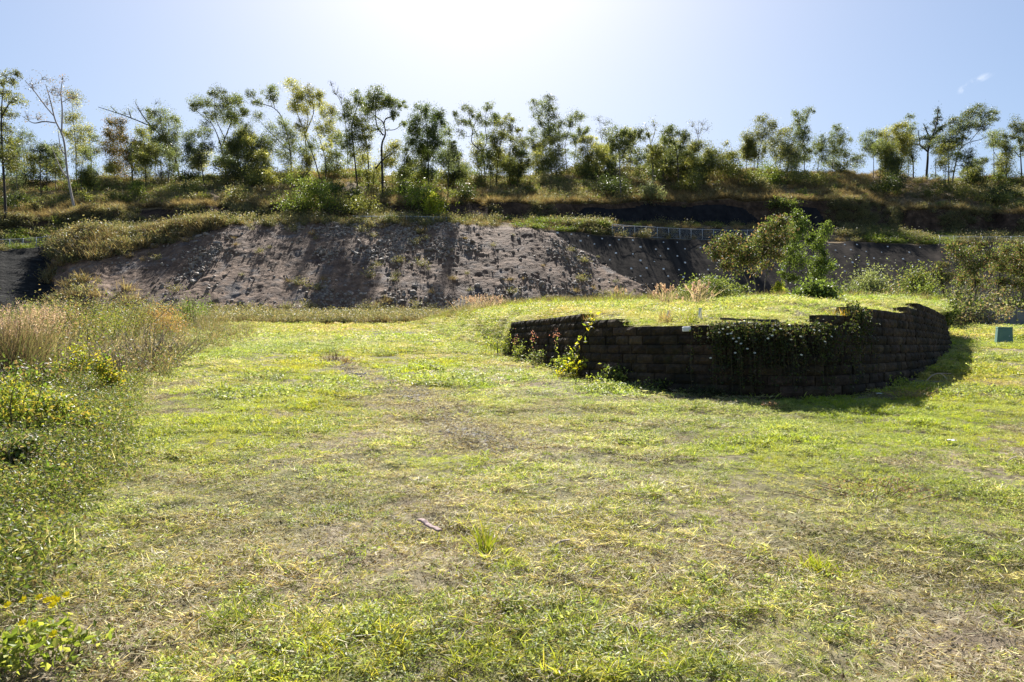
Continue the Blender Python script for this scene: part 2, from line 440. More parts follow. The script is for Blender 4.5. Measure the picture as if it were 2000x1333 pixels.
def sample_rows(rng, n, segs, pxmin=-200, pxmax=2200, sub=None, wfun=None):
    """n points spread evenly by area on some rows of the slope"""
    idx = np.where(np.isin(SEG, segs))[0]
    idx = idx[idx < R - 1]
    if sub: idx = idx[int(len(idx) * sub[0]):max(int(len(idx) * sub[1]), int(len(idx) * sub[0]) + 1)]
    c0, c1 = np.searchsorted(pxs, [pxmin, pxmax]); c1 = min(c1, NC - 1)
    a = np.abs((GX[idx, c0 + 1:c1 + 1] - GX[idx, c0:c1])) * np.hypot(GY[idx + 1, c0:c1] - GY[idx, c0:c1], GZ[idx + 1, c0:c1] - GZ[idx, c0:c1])
    if wfun is not None: a = a * wfun(pxs[c0:c1][None], GX[idx, c0:c1], GY[idx, c0:c1], idx)
    p = a.ravel() / a.sum()
    k = rng.choice(len(p), n, p=p)
    r = idx[k // (c1 - c0)]; c = c0 + k % (c1 - c0)
    s, t = rng.random(n), rng.random(n)
    def bl(A): return (A[r, c] * (1 - s) + A[r, c + 1] * s) * (1 - t) + (A[r + 1, c] * (1 - s) + A[r + 1, c + 1] * s) * t
    return np.stack([bl(GX), bl(GY), bl(GZ)], 1)

# ------------------------------------------------------------------ raised pad and its block wall
WB = [(985, 694), (1015, 703), (1060, 715), (1130, 738), (1220, 757), (1320, 768), (1450, 777), (1560, 781), (1650, 777), (1720, 763), (1790, 738), (1833, 712), (1854, 690), (1860, 678)]
base = np.array([lawn_pt(*p) for p in WB])
curve = smooth_line(base, 800)
seglen = np.r_[0, np.cumsum(np.hypot(*np.diff(curve[:, :2], axis=0).T))]
LEN = seglen[-1]
def cv(s):
    s = np.clip(s, 0, LEN)
    p = np.stack([np.interp(s, seglen, curve[:, k]) for k in range(2)], -1)
    e = 0.3
    q = np.stack([np.interp(np.clip(s + e, 0, LEN), seglen, curve[:, k]) - np.interp(np.clip(s - e, 0, LEN), seglen, curve[:, k]) for k in range(2)], -1)
    q = q / (np.linalg.norm(q, axis=-1, keepdims=True) + 1e-9)
    return p, np.stack([-q[..., 1], q[..., 0]], -1)           # point, inward normal
def s_of_px(px):
    P = px_of(curve[:, 0], curve[:, 1]); return np.interp(px, P, seglen)
CH = 0.17; ZMAIN = 1.95; SETB = 0.036
steps = [(-1, 2), (1118, 1), (1190, 0), (1640, 1), (1688, 2), (1800, 3), (1822, 4)]
s_steps = [(-1 if p < 0 else s_of_px(p), k) for p, k in steps]
def top_k(s):
    k = 0
    for a, b in s_steps:
        if s >= a: k = b
    return k
def offs(s, z):
    p, n = cv(s)
    return SETB * np.clip(z - SLOPE * p[..., 1], -.3, 9) / CH

def build_wall():
    rng = np.random.default_rng(3)
    mb = MB()
    NU, NV = 6, 4
    for k in range(-8, 5):
        z1 = ZMAIN + k * CH; z0 = z1 - CH
        s = -0.2 * (k % 2) - rng.uniform(0, .06)
        while s < LEN:
            L = 0.40 + rng.uniform(-.015, .015)
            a, b = max(s, 0), min(s + L, LEN); s += L
            if b - a < .08: continue
            m = (a + b) / 2
            if top_k(m) < k: continue
            gz = SLOPE * cv(m)[0][1]
            if z1 < gz - .06: continue
            rr = rng.uniform(-.012, .02)
            uu = np.linspace(a + .004, b - .004, NU); vv = np.linspace(z0 + .003, z1 - .003, NV)
            Sg, Zg = np.meshgrid(uu, vv)
            p, nrm = cv(Sg)
            rim = (np.minimum(np.minimum(np.arange(NU), NU - 1 - np.arange(NU))[None] * 1.0, np.minimum(np.arange(NV), NV - 1 - np.arange(NV))[:, None] * 1.0) > 0)
            dsp = np.where(rim, rng.uniform(0.005, .03, Sg.shape), -.012) + rr
            o = offs(m, (z0 + z1) / 2)
            pf = p + nrm * (o - dsp)[..., None]
            fr = np.concatenate([pf, Zg[..., None]], -1).reshape(-1, 3)
            i = np.arange(NV - 1)[:, None] * NU; j = np.arange(NU - 1)[None]
            q = np.stack([i + j, i + j + 1, i + NU + j + 1, i + NU + j], -1).reshape(-1, 4)
            c = np.array([1, 1, 1]) * rng.uniform(.55, 1.4) * np.array([1, rng.uniform(.94, 1.03), rng.uniform(.88, 1.05)])
            mb.add(fr, q, None, c)
            # top, sides and bottom behind the face
            pb, nb = cv(uu); dep = .27
            bt = np.concatenate([pb + nb * (o + dep), np.full((NU, 1), z1 - .003)], 1)
            bb = np.concatenate([pb + nb * (o + dep), np.full((NU, 1), z0 + .003)], 1)
            F3 = fr.reshape(NV, NU, 3)
            strip = lambda A, B: mb.add(np.concatenate([A, B]), np.stack([np.arange(len(A) - 1), np.arange(len(A) - 1) + 1, np.arange(len(A) - 1) + 1 + len(A), np.arange(len(A) - 1) + len(A)], -1), None, c)
            strip(F3[-1], bt); strip(bb, F3[0])
            cl = np.concatenate([bb[:1] + (bt[:1] - bb[:1]) * np.linspace(0, 1, NV)[:, None]]); crr = bb[-1:] + (bt[-1:] - bb[-1:]) * np.linspace(0, 1, NV)[:, None]
            strip(cl, F3[:, 0]); strip(F3[:, -1], crr)
    o = mb.obj('retaining_wall', M['block'])
    return tag(o, 'dark curved retaining wall of weathered concrete blocks holding up the grassy mound', 'wall')
build_wall()

# pad surface
flank = [(795, 634), (830, 643), (868, 655), (905, 668), (948, 682)]
fl = np.array([lawn_pt(*p) for p in flank])
NW = 170
sw = np.linspace(0, LEN, NW)
pw, nw = cv(sw)
ztop = np.array([ZMAIN + CH * top_k(s) for s in sw]) - .015
fw = np.concatenate([pw + nw * (np.array([offs(s, z) for s, z in zip(sw, ztop)]) + .16)[:, None], ztop[:, None]], 1)
NFk = 30
ff = smooth_line(np.vstack([fl, base[:1]]), NFk + 1)[:-1]; ff[:, 2] -= .06
front = np.vstack([ff, fw])
fpx = px_of(front[:, 0], front[:, 1])
bpx = np.interp(np.arange(len(front)), [0, NFk, NFk + 60, len(front) - 45, len(front) - 1], [800, 915, 1180, 1700, 1838])
bpy_ = np.interp(bpx, [800, 850, 930, 1050, 1240, 1500, 1838], [633, 620, 607, 597, 591, 589, 590])
bdp = np.interp(bpx, [800, 930, 1300, 1700, 1838], [47, 43, 40, 38, 31])
back = np.stack([(bpx - 1000) / F * bdp, bdp, zpy(bpy_, bdp)], 1)
NT = 60
tt = np.linspace(0, 1, NT)
PX_ = front[None, :, :] * 0
P3 = front[None] * (1 - tt[:, None, None]) + back[None] * tt[:, None, None]
P3[..., 2] = front[None, :, 2] + (back[None, :, 2] - front[None, :, 2]) * (tt[:, None] ** .92)
ed = (np.minimum(sstep(0, .06, tt), sstep(1, .9, tt)))[:, None]
P3[..., 2] += ed * (0.16 * (fbm(P3[..., 0] * .5, P3[..., 1] * .5, 3, 61) - .5) + .08)
dirb = (back - front); dirb[:, 2] = 0; dirb /= np.linalg.norm(dirb, axis=1)[:, None]
ext = []
for e, dz in ((1.5, .25), (3.5, .7), (6, 1.15)):
    p = back + dirb * e; zl = SLOPE * p[:, 1] - .25
    p[:, 2] = back[:, 2] * (1 - min(dz, 1)) + zl * min(dz, 1) - max(dz - 1, 0)
    ext.append(p)
P3 = np.concatenate([P3, np.array(ext)])
struct(sheet(P3[..., 0], P3[..., 1], P3[..., 2]).obj('raised_ground', M['lawn'], smooth=True))
poly = np.vstack([front[:, :2], (back + dirb * 4)[::-1, :2]])

def in_pad(x, y):
    inside = np.zeros(x.shape, bool)
    j = len(poly) - 1
    for i in range(len(poly)):
        xi, yi = poly[i]; xj, yj = poly[j]
        c = ((yi > y) != (yj > y)) & (x < (xj - xi) * (y - yi) / (yj - yi + 1e-12) + xi)
        inside ^= c; j = i
    return inside

def sample_pad(rng, n, tmin=0, tmax=1.0):
    A = P3
    i0, i1 = int(tmin * (NT - 1)), int(tmax * (NT - 1))
    d1 = A[i0:i1, 1:] - A[i0:i1, :-1]; d2 = A[i0 + 1:i1 + 1, :-1] - A[i0:i1, :-1]
    ar = np.linalg.norm(np.cross(d1, d2), axis=-1)
    p = ar.ravel() / ar.sum(); k = rng.choice(len(p), n, p=p)
    r = i0 + k // ar.shape[1]; c = k % ar.shape[1]
    s, t = rng.random((n, 1)), rng.random((n, 1))
    return (A[r, c] * (1 - s) + A[r, c + 1] * s) * (1 - t) + (A[r + 1, c] * (1 - s) + A[r + 1, c + 1] * s) * t

def pad_at(px, t):
    """a point of the pad surface: wall pixel column and share of the way back"""
    j = int(np.argmin(np.abs(fpx[NFk:] - px))) + NFk
    return P3[int(t * (NT - 1)), j]

def pad_px(px, py):
    """the pad surface point seen at a pixel"""
    Pp = P3[:NT]
    qx = px_of(Pp[..., 0], Pp[..., 1]); qy = 666.5 - F * ((Pp[..., 2] - EYE) / Pp[..., 1] - PITCH)
    d = (qx - px) ** 2 + (qy - py) ** 2 * 4
    return Pp.reshape(-1, 3)[np.argmin(d)].copy()

# ------------------------------------------------------------------ scattering
def collection(name, meshes):
    c = bpy.data.collections.new(name)
    for i, (me) in enumerate(meshes):
        o = bpy.data.objects.new('%s_%02d' % (name, i), me); c.objects.link(o)
    return c

def scatter(name, pts, coll, nvar, rng, smin, smax, label, tilt=0.12, pw=1.0, lush=False):
    n = len(pts)
    me = bpy.data.meshes.new(name); me.vertices.add(n)
    me.vertices.foreach_set('co', np.asarray(pts, np.float32).ravel())
    a = me.attributes.new('idx', 'INT', 'POINT'); a.data.foreach_set('value', rng.integers(0, nvar, n).astype(np.int32))
    rot = np.stack([rng.normal(0, tilt, n), rng.normal(0, tilt, n), rng.uniform(0, 2 * PI, n)], 1)
    a = me.attributes.new('rot', 'FLOAT_VECTOR', 'POINT'); a.data.foreach_set('vector', rot.astype(np.float32).ravel())
    sc_ = smin + (smax - smin) * rng.random(n) ** pw
    if lush:
        P_ = np.asarray(pts); sc_ = sc_ * (.58 + .58 * sstep(.42, .64, fbm(P_[:, 0] * 1.5, P_[:, 1] * 1.5, 3, 91)))
    a = me.attributes.new('scl', 'FLOAT', 'POINT'); a.data.foreach_set('value', sc_.astype(np.float32))
    o = bpy.data.objects.new(name, me); COL.objects.link(o)
    g = bpy.data.node_groups.new(name, 'GeometryNodeTree')
    g.interface.new_socket('Geometry', in_out='INPUT', socket_type='NodeSocketGeometry')
    g.interface.new_socket('Geometry', in_out='OUTPUT', socket_type='NodeSocketGeometry')
    gi = g.nodes.new('NodeGroupInput'); go = g.nodes.new('NodeGroupOutput')
    ip = g.nodes.new('GeometryNodeInstanceOnPoints'); ip.inputs['Pick Instance'].default_value = True
    ci = g.nodes.new('GeometryNodeCollectionInfo'); ci.inputs['Collection'].default_value = coll
    ci.inputs['Separate Children'].default_value = True; ci.inputs['Reset Children'].default_value = True
    def na(nm, ty):
        k = g.nodes.new('GeometryNodeInputNamedAttribute'); k.data_type = ty; k.inputs['Name'].default_value = nm; return k.outputs[0]
    L = g.links.new
    L(gi.outputs[0], ip.inputs['Points']); L(ci.outputs[0], ip.inputs['Instance'])
    L(na('idx', 'INT'), ip.inputs['Instance Index']); L(na('scl', 'FLOAT'), ip.inputs['Scale'])
    er = g.nodes.new('FunctionNodeEulerToRotation'); L(na('rot', 'FLOAT_VECTOR'), er.inputs[0]); L(er.outputs[0], ip.inputs['Rotation'])
    L(ip.outputs[0], go.inputs[0])
    o.modifiers.new('scatter', 'NODES').node_group = g
    o['kind'] = 'stuff'; o['label'] = label
    return o

GREEN = [(0.2, 0.255, 0.042), (0.26, 0.30, 0.06), (0.32, 0.335, 0.09), (0.13, 0.18, 0.035)]
LIME = [(0.28, 0.34, 0.035), (0.25, 0.29, 0.03), (0.36, 0.345, 0.06)]
STRAW = [(0.44, 0.39, 0.27), (0.35, 0.29, 0.19), (0.52, 0.48, 0.35), (0.24, 0.19, 0.12), (0.38, 0.36, 0.21)]
BROAD = [(0.2, 0.25, 0.085), (0.26, 0.3, 0.12), (0.14, 0.185, 0.055), (0.32, 0.34, 0.16), (0.23, 0.28, 0.1)]

def patch_mesh(seed, size, n_green, n_straw, n_broad, h, w, leaf, pal=GREEN, lean=.75, mat_='grass', hs=1.0):
    rng = np.random.default_rng(seed); mb = MB()
    def pos(n, z0=0.0):
        # tufted: cluster the roots
        k = max(1, int(n / 9)); c = rng.uniform(-.5, .5, (k, 2)) * size
        i = rng.integers(0, k, n)
        p = c[i] + rng.normal(0, size * .07, (n, 2))
        return np.concatenate([p, np.full((n, 1), z0)], 1)
    if n_green: blades(mb, rng, pos(n_green), h, w, lean, pal, .55)
    if n_straw:
        blades(mb, rng, pos(n_straw, .005), h * .95, w * .8, 1.25, STRAW, .3, jit=.3)
    if n_broad:
        p = pos(n_broad); p[:, 2] = np.abs(rng.normal(h * .35, h * .28, n_broad)) + .004
        leaves(mb, rng, p, leaf, leaf * .55, BROAD, .1, .45)
    return mb.mesh('patch', M[mat_], False)

def lawn_points(rng, n, y0, y1, umax=.95, keep=None):
    y = np.sqrt(rng.uniform(y0 * y0, y1 * y1, n)); x = rng.uniform(-umax, umax, n) * y
    k = ~in_pad(x, y)
    if keep is not None: k &= rng.random(n) < keep(x, y)
    x, y = x[k], y[k]
    return np.stack([x, y, lawn_z(x, y)], 1)
# ------------------------------------------------------------------ lawn cover
track = np.array([lawn_pt(*p)[:2] for p in [(640, 700), (720, 735), (790, 765), (860, 805), (920, 845), (1000, 880)]])
def seg_dist(x, y, pl):
    d = np.full(x.shape, 1e9)
    for a, b in zip(pl[:-1], pl[1:]):
        ab = b - a; t = np.clip(((x - a[0]) * ab[0] + (y - a[1]) * ab[1]) / (ab @ ab), 0, 1)
        d = np.minimum(d, np.hypot(x - a[0] - t * ab[0], y - a[1] - t * ab[1]))
    return d
def bare(x, y):
    b = sstep(.60, .72, fbm(x * .55, y * .45, 4, 71)) * .9
    b = np.maximum(b, sstep(.62, .70, fbm(x * 1.6, y * 1.6, 3, 72)) * .75)
    return np.maximum(b, 1.0 * sstep(.75, .3, seg_dist(x, y, track) + .5 * (fbm(x * 2, y * 2, 3, 73) - .5)))
def greenness(x, y):
    g = fbm(x * .28, y * .22, 4, 75)
    p = px_of(x, y)
    g = .53 + (g - .5) * 1.45 + .16 * sstep(1050, 1500, p) * sstep(5.5, 8, y) * sstep(20, 14, y) - .05 * sstep(6.5, 4.5, y) * sstep(900, 1500, p) + .07 * sstep(7, 4, y) * sstep(800, 300, p) - .05 * sstep(20, 40, y)
    return g
k_green = lambda x, y: (.25 + .75 * sstep(.40, .60, greenness(x, y))) * (1 - .92 * bare(x, y))
k_straw = lambda x, y: (.12 + .88 * sstep(.56, .40, greenness(x, y))) * (1 - .45 * bare(x, y))
k_broad = lambda x, y: (.05 + .95 * sstep(.49, .58, fbm(x * .5 + 5, y * .4, 4, 77) + .10 * sstep(1150, 650, px_of(x, y)) + .08 * sstep(7, 4.5, y) * sstep(1100, 500, px_of(x, y)))) * (1 - .9 * bare(x, y))
k_lime = lambda x, y: sstep(.50, .62, greenness(x, y)) * (1 - bare(x, y))

r = np.random.default_rng(11)
nA = collection('green_clump', [patch_mesh(100 + i, .20, 75, 18, 4, .05, .0038, .016) for i in range(7)])
nS = collection('straw_clump', [patch_mesh(120 + i, .24, 18, 62, 4, .055, .0036, .016) for i in range(7)])
nB = collection('broad_clump', [patch_mesh(140 + i, .22, 14, 12, 70, .055, .004, .018, mat_='weed') for i in range(6)])
nL = collection('lime_clump', [patch_mesh(160 + i, .16, 46, 3, 0, .078, .0045, .02, LIME, .6) for i in range(5)])
GL = 'short mown grass covering the lawn'
scatter('lawn_grass', lawn_points(r, 19000, 2.1, 11.5, keep=k_green), nA, 7, r, .5, 1.3, GL, lush=True)
scatter('dry_lawn_grass', lawn_points(r, 16000, 2.1, 11.5, keep=k_straw), nS, 7, r, .5, 1.3, 'dead straw lying through the lawn', lush=True)
scatter('lawn_weeds', lawn_points(r, 14500, 2.1, 11.5, keep=k_broad), nB, 6, r, .5, 1.25, 'low broad leaved weeds creeping through the lawn', lush=True)
scatter('fresh_grass', lawn_points(r, 11000, 2.1, 11.5, keep=k_lime), nL, 5, r, .6, 1.25, 'fresh bright green grass in the lawn', lush=True)
def thatch_mesh(seed):
    rng = np.random.default_rng(seed); mb = MB()
    n = 110; b = np.concatenate([rng.normal(0, .14, (n, 2)), rng.uniform(0, .012, (n, 1))], 1)
    blades(mb, rng, b, .045, .0042, 1.42, [(0.46, 0.40, 0.31), (0.36, 0.30, 0.22), (0.54, 0.49, 0.39), (0.26, 0.2, 0.14), (0.40, 0.38, 0.24)], .1, jit=.3)
    p = np.concatenate([rng.normal(0, .14, (40, 2)), rng.uniform(.004, .02, (40, 1))], 1)
    leaves(mb, rng, p, .02, .012, [(0.16, 0.11, 0.07), (0.24, 0.18, 0.11), (0.2, 0.16, 0.12)], 0, .7)
    return mb.mesh('thatch', M['dry'], False)
nT = collection('thatch', [thatch_mesh(180 + i) for i in range(6)])
scatter('thatch', lawn_points(r, 10000, 2.1, 14, keep=lambda x, y: np.maximum(.7 * bare(x, y), .4 * sstep(.48, .34, greenness(x, y)))), nT, 6, r, .6, 1.3, 'matted brown thatch and clippings under the grass')
mA = collection('green_patch', [patch_mesh(200 + i, .55, 150, 30, 30, .075, .009, .035) for i in range(6)])
mS = collection('straw_patch', [patch_mesh(220 + i, .6, 35, 130, 14, .075, .008, .03) for i in range(6)])
mB = collection('broad_patch', [patch_mesh(240 + i, .55, 30, 15, 140, .085, .009, .042, mat_='weed') for i in range(5)])
mL = collection('lime_patch', [patch_mesh(260 + i, .5, 130, 12, 0, .09, .009, .03, LIME, .6) for i in range(4)])
scatter('lawn_grass', lawn_points(r, 11000, 11.5, 28, keep=k_green), mA, 6, r, .5, 1.3, GL, lush=True)
scatter('dry_lawn_grass', lawn_points(r, 11000, 11.5, 28, keep=k_straw), mS, 6, r, .7, 1.3, 'dead straw lying through the lawn', lush=True)
scatter('lawn_weeds', lawn_points(r, 6500, 11.5, 28, keep=k_broad), mB, 5, r, .7, 1.3, 'low broad leaved weeds creeping through the lawn', lush=True)
scatter('fresh_grass', lawn_points(r, 7000, 11.5, 28, keep=k_lime), mL, 4, r, .6, 1.2, 'fresh bright green grass in the lawn', lush=True)
fA = collection('green_far', [patch_mesh(300 + i, 1.3, 230, 130, 60, .10, .02, .07) for i in range(5)])
fS = collection('straw_far', [patch_mesh(320 + i, 1.3, 90, 260, 30, .10, .02, .07) for i in range(5)])
scatter('lawn_grass', lawn_points(r, 6500, 28, 74, .8, keep=k_green), fA, 5, r, .5, 1.3, GL)
scatter('dry_lawn_grass', lawn_points(r, 6500, 28, 74, .8, keep=k_straw), fS, 5, r, .7, 1.3, 'dead straw lying through the lawn')
# the mound: longer, paler, wind-laid
scatter('mound_grass', sample_pad(r, 3000, .12), mA, 6, r, .8, 1.5, 'pale grass on top of the mound')
scatter('mound_straw', sample_pad(r, 3400, .10), mS, 6, r, .8, 1.5, 'straw on top of the mound')
scatter('mound_weeds', sample_pad(r, 1400, .12), mB, 5, r, .8, 1.5, 'creeping weeds on top of the mound')
scatter('mound_grass', sample_pad(r, 2200, .015, .14), nA, 7, r, .8, 1.5, 'pale grass on top of the mound')
scatter('mound_straw', sample_pad(r, 2600, .015, .14), nS, 7, r, .8, 1.5, 'straw on top of the mound')

# hill cover
GREY = [(0.14, 0.145, 0.075), (0.18, 0.175, 0.095), (0.095, 0.105, 0.05), (0.22, 0.18, 0.11)]
DRYH = [(0.28, 0.215, 0.125), (0.22, 0.155, 0.085), (0.35, 0.285, 0.18), (0.14, 0.1, 0.055)]
def tuft_mesh(seed, n, h, w, pal, rad_=.25, lean=.4, lv=0, lpal=None, ls=.12):
    rng = np.random.default_rng(seed); mb = MB()
    b = np.concatenate([rng.normal(0, rad_ * .5, (n, 2)), np.zeros((n, 1))], 1)
    blades(mb, rng, b, h, w, lean, pal, .5)
    if lv:
        p = rng.normal(0, 1, (lv, 3)) * np.array([rad_, rad_, h * .3]) + np.array([0, 0, h * .5]); p[:, 2] = np.abs(p[:, 2])
        leaves(mb, rng, p, ls, ls * .5, lpal, .1, .2)
    return mb.mesh('tuft', M['dry'] if lpal is None else M['weed'], False)
hD = collection('dry_tuft', [tuft_mesh(400 + i, 90, 1.0, .035, DRYH, .6, .55) for i in range(6)])
hG = collection('grey_tuft', [tuft_mesh(420 + i, 40, .9, .04, GREY, .5, .5, 160, GREY, .17) for i in range(6)])
GRN2 = [(0.09, 0.14, 0.03), (0.13, 0.17, 0.035), (0.17, 0.19, 0.05)]
hL = collection('green_tuft', [tuft_mesh(440 + i, 30, .7, .04, GRN2, .6, .6, 240, GRN2, .2) for i in range(5)])
wD = lambda px, x, y, idx: .15 + sstep(.38, .6, fbm(x * .07, y * .09, 4, 81))
wG = lambda px, x, y, idx: .1 + sstep(.5, .66, fbm(x * .06 + 9, y * .09, 4, 82))
scatter('dry_hill_grass', sample_rows(r, 9000, ['hill'], wfun=wD), hD, 6, r, .5, 1.15, 'dry spear grass over the hillside')
scatter('hill_undergrowth', sample_rows(r, 2200, ['hill'], wfun=wG), hG, 6, r, .6, 1.5, 'grey green undergrowth on the hillside')
scatter('hill_creepers', sample_rows(r, 500, ['hill'], wfun=wG), hL, 5, r, .6, 1.4, 'green ground cover on the hillside')
# crest of the cutting
wC = lambda px, x, y, idx: np.where((px > 1190) & (px < 1640), .14, 1.0) * (.08 + sstep(.4, .62, fbm(px * .02, y * .3, 3, 83)))
scatter('crest_weeds', sample_rows(r, 1050, ['bench'], wfun=wC), hG, 6, r, .45, 1.5, 'grey green weeds along the top of the cutting')
wCg = lambda px, x, y, idx: .03 + .8 * ((px > 1030) & (px < 1180)) + 1.0 * ((px > 0) & (px < 190)) + 1.0 * ((px > 1690) & (px < 1870))
scatter('crest_creepers', sample_rows(r, 420, ['bench'], wfun=wCg), hL, 5, r, .6, 1.2, 'bright green creepers along the top of the cutting')
scatter('overhanging_grass', sample_rows(r, 900, ['hill'], sub=(0, .04)), hD, 6, r, .6, 1.3, 'dry grass hanging over the top of the shaded earth bank', tilt=.35)
scatter('bank_weeds', sample_rows(r, 900, ['cut'], wfun=lambda px, x, y, idx: np.where((px > 1085) & (px < 1510), .02, 1.0) * sstep(.42, .6, fbm(px * .02, y * .3, 3, 88))), hG, 6, r, .5, 1.1, 'weeds rooted in the shaded earth bank')
scatter('crest_straw', sample_rows(r, 700, ['bench']), hD, 6, r, .4, .9, 'dry grass along the top of the cutting')
def on_rocky(px, x, y, idx):
    t = (idx - np.where(SEG == 'batter')[0][0]) / 110.0
    pyc = 617 - t[:, None] * 172
    return sstep(40, -25, px - (1045 + (pyc - 446) * 1.72)) * (px > 100)
def rocky_weed(px, x, y, idx):
    t = ((idx - np.where(SEG == 'batter')[0][0]) / 110.0)[:, None]
    k = on_rocky(px, x, y, idx)
    pyc = 617 - t * (617 - p_crest(px))
    lf = 2.2 * sstep(8, -25, pyc - (448 + (430 - px) * .27) + 30 * (fbm(x * .2, y * .2, 3, 86) - .5)) * (px < 440)
    return k * (.012 + 1.6 * lf + .9 * sstep(.9, 1.0, t) * sstep(1050, 700, px) + 1.2 * sstep(.06, 0, t) + .05 * sstep(.62, .7, fbm(x * .25, y * .25, 3, 85)))
scatter('slope_weeds', sample_rows(r, 900, ['batter'], 90, 1300, wfun=rocky_weed), hG, 6, r, .35, 1.2, 'weeds rooted in the rocky slope')
def left_bank(px, x, y, idx):
    t = ((idx - np.where(SEG == 'batter')[0][0]) / 110.0)[:, None]
    pyc = 617 - t * (617 - p_crest(px))
    low = ((px > 88) & (px < 260)) * sstep(565, 585, pyc) * .06
    patch_ = .12 + sstep(.42, .58, fbm(x * .22, y * .3, 3, 89))
    return patch_ * np.maximum(((px > 92) & (px < 440)) * sstep(8, -25, pyc - (452 + (430 - px) * .30) + 40 * (fbm(x * .2, y * .2, 3, 86) - .5)), low)
scatter('bank_grass', sample_rows(r, 200, ['batter'], 80, 460, wfun=left_bank), hG, 6, r, .4, 1.9, 'tall grey green grass covering the left shoulder of the cutting')
scatter('bank_straw', sample_rows(r, 520, ['batter'], 80, 460, wfun=left_bank), hD, 6, r, .5, 1.7, 'pale dry grass covering the left shoulder of the cutting')
scatter('slope_straw', sample_rows(r, 420, ['batter'], 90, 1300, wfun=rocky_weed), hD, 6, r, .35, .95, 'dry grass rooted in the rocky slope')
def stone_mesh(seed, mt='rock'):
    rng = np.random.default_rng(seed)
    import bmesh
    b = bmesh.new(); bmesh.ops.create_icosphere(b, subdivisions=2, radius=.5)
    sc = rng.uniform(.5, 1.1, 3) * np.array([1.2, 1, .6])
    for v in b.verts:
        p = np.array(v.co); k = 1 + .5 * (vnoise(p[:1] * 2.3 + seed, p[1:2] * 2.3 + p[2] * 3, seed)[0] - .5)

        v.co = Vector(tuple(np.sign(p) * np.minimum(np.abs(p), .36) * 1.3 * sc * k))
    me = bpy.data.meshes.new('stone'); b.to_mesh(me); b.free(); me.materials.append(M[mt]); return me
stones = collection('stone', [stone_mesh(s) for s in range(7)])
rockw = lambda px, x, y, idx: on_rocky(px, x, y, idx) * (.12 + 2 * sstep(.5, .66, fbm(x * .13, y * .16, 5, 87))) * sstep(150, 420, px)
scatter('loose_rocks', sample_rows(r, 9000, ['batter'], 90, 1300, wfun=rockw), stones, 7, r, .05, .5, 'loose grey rocks strewn over the cut slope', tilt=.7, pw=3.0)
scatter('boulders', sample_rows(r, 120, ['batter'], 90, 1300, wfun=rockw), stones, 7, r, .5, .95, 'larger grey rocks set in the cut slope', tilt=.5)
tk = np.concatenate([track[:-1][i] + (track[1:][i] - track[:-1][i]) * r.random((60, 1)) for i in range(len(track) - 1)]); tk = tk + r.normal(0, .2, tk.shape)
scatter('track_thatch', np.stack([tk[:, 0], tk[:, 1], lawn_z(tk[:, 0], tk[:, 1])], 1), nT, 6, r, .7, 1.5, 'pale dead clippings along the worn strip of lawn')
# gravel on the worn track
tr = np.concatenate([track[:-1][i] + (track[1:][i] - track[:-1][i]) * r.random((420, 1)) for i in range(len(track) - 1)]) + r.normal(0, .15, (420 * (len(track) - 1), 2))
scatter('gravel', np.stack([tr[:, 0], tr[:, 1], lawn_z(tr[:, 0], tr[:, 1]) + .012], 1), collection('pebble', [stone_mesh(s, 'gravel') for s in range(7)]), 7, r, .02, .06, 'grey gravel showing in a worn strip of lawn', tilt=.5)

# weedy fringe where the lawn meets the cutting, and at the back edge of the mound
y = r.uniform(50, 78, 1500); x = ((r.uniform(380, 900, 1500)) - 1000) / F * y
k = ~in_pad(x, y)
scatter('fringe_weeds', np.stack([x[k], y[k], lawn_z(x[k], y[k])], 1), hG, 6, r, .35, .9, 'grey green weeds between lawn and cutting')
y = r.uniform(50, 76, 900); x = ((r.uniform(380, 900, 900)) - 1000) / F * y
k = ~in_pad(x, y)
scatter('fringe_straw', np.stack([x[k], y[k], lawn_z(x[k], y[k])], 1), hD, 6, r, .3, .85, 'dry grass between lawn and cutting')
sm = collection('small_tuft', [tuft_mesh(470 + i, 60, .42, .012, GREY + DRYH[:2], .2, .45) for i in range(5)])
smg = collection('small_green', [tuft_mesh(480 + i, 50, .35, .014, LIME + GREEN, .2, .5, 30, GRN2, .06) for i in range(5)])
b = sample_pad(r, 900, .72, 1.0)
scatter('mound_edge_weeds', b, sm, 5, r, .5, 1.2, 'taller weeds along the back edge of the mound')
scatter('mound_edge_grass', sample_pad(r, 500, .6, 1.0), smg, 5, r, .5, 1.1, 'taller green grass along the back of the mound')
# overgrown left side of the lawn: low undergrowth below the bushes and creepers near the viewer
def left_edge(y): return np.interp(y, [2, 3.5, 5, 6.5, 9, 13.5, 22, 30, 45, 60], [(-260 - 1000), -1000, -930, -800, -790, -760, -680, -640, -605, -560]) / F * y
def left_pts(rng, n, y0, y1, wid=.35, off=0.0):
    y = np.sqrt(rng.uniform(y0 * y0, y1 * y1, n)); x = left_edge(y) - wid * (rng.uniform(0, 1, n) ** .8 * 1.6 - .35 * rng.uniform(0, 1, n) ** 1.5) * y + off
    return np.stack([x, y, lawn_z(x, y)], 1)
WG = [(0.1, 0.15, 0.03), (0.14, 0.18, 0.04), (0.2, 0.2, 0.05), (0.22, 0.17, 0.08)]
YEL = [(0.45, 0.36, 0.03), (0.5, 0.3, 0.03), (0.3, 0.3, 0.04)]
uw = collection('under_weed', [tuft_mesh(500 + i, 40, .6, .012, DRYH + GREY, .3, .5, 130, [(0.07, 0.1, 0.03), (0.1, 0.13, 0.04), (0.14, 0.12, 0.06)], .07) for i in range(6)])
scatter('thicket_undergrowth', left_pts(r, 1500, 13.5, 46, .3), uw, 6, r, .4, 1.05, 'tangled undergrowth below the weeds beside the lawn')
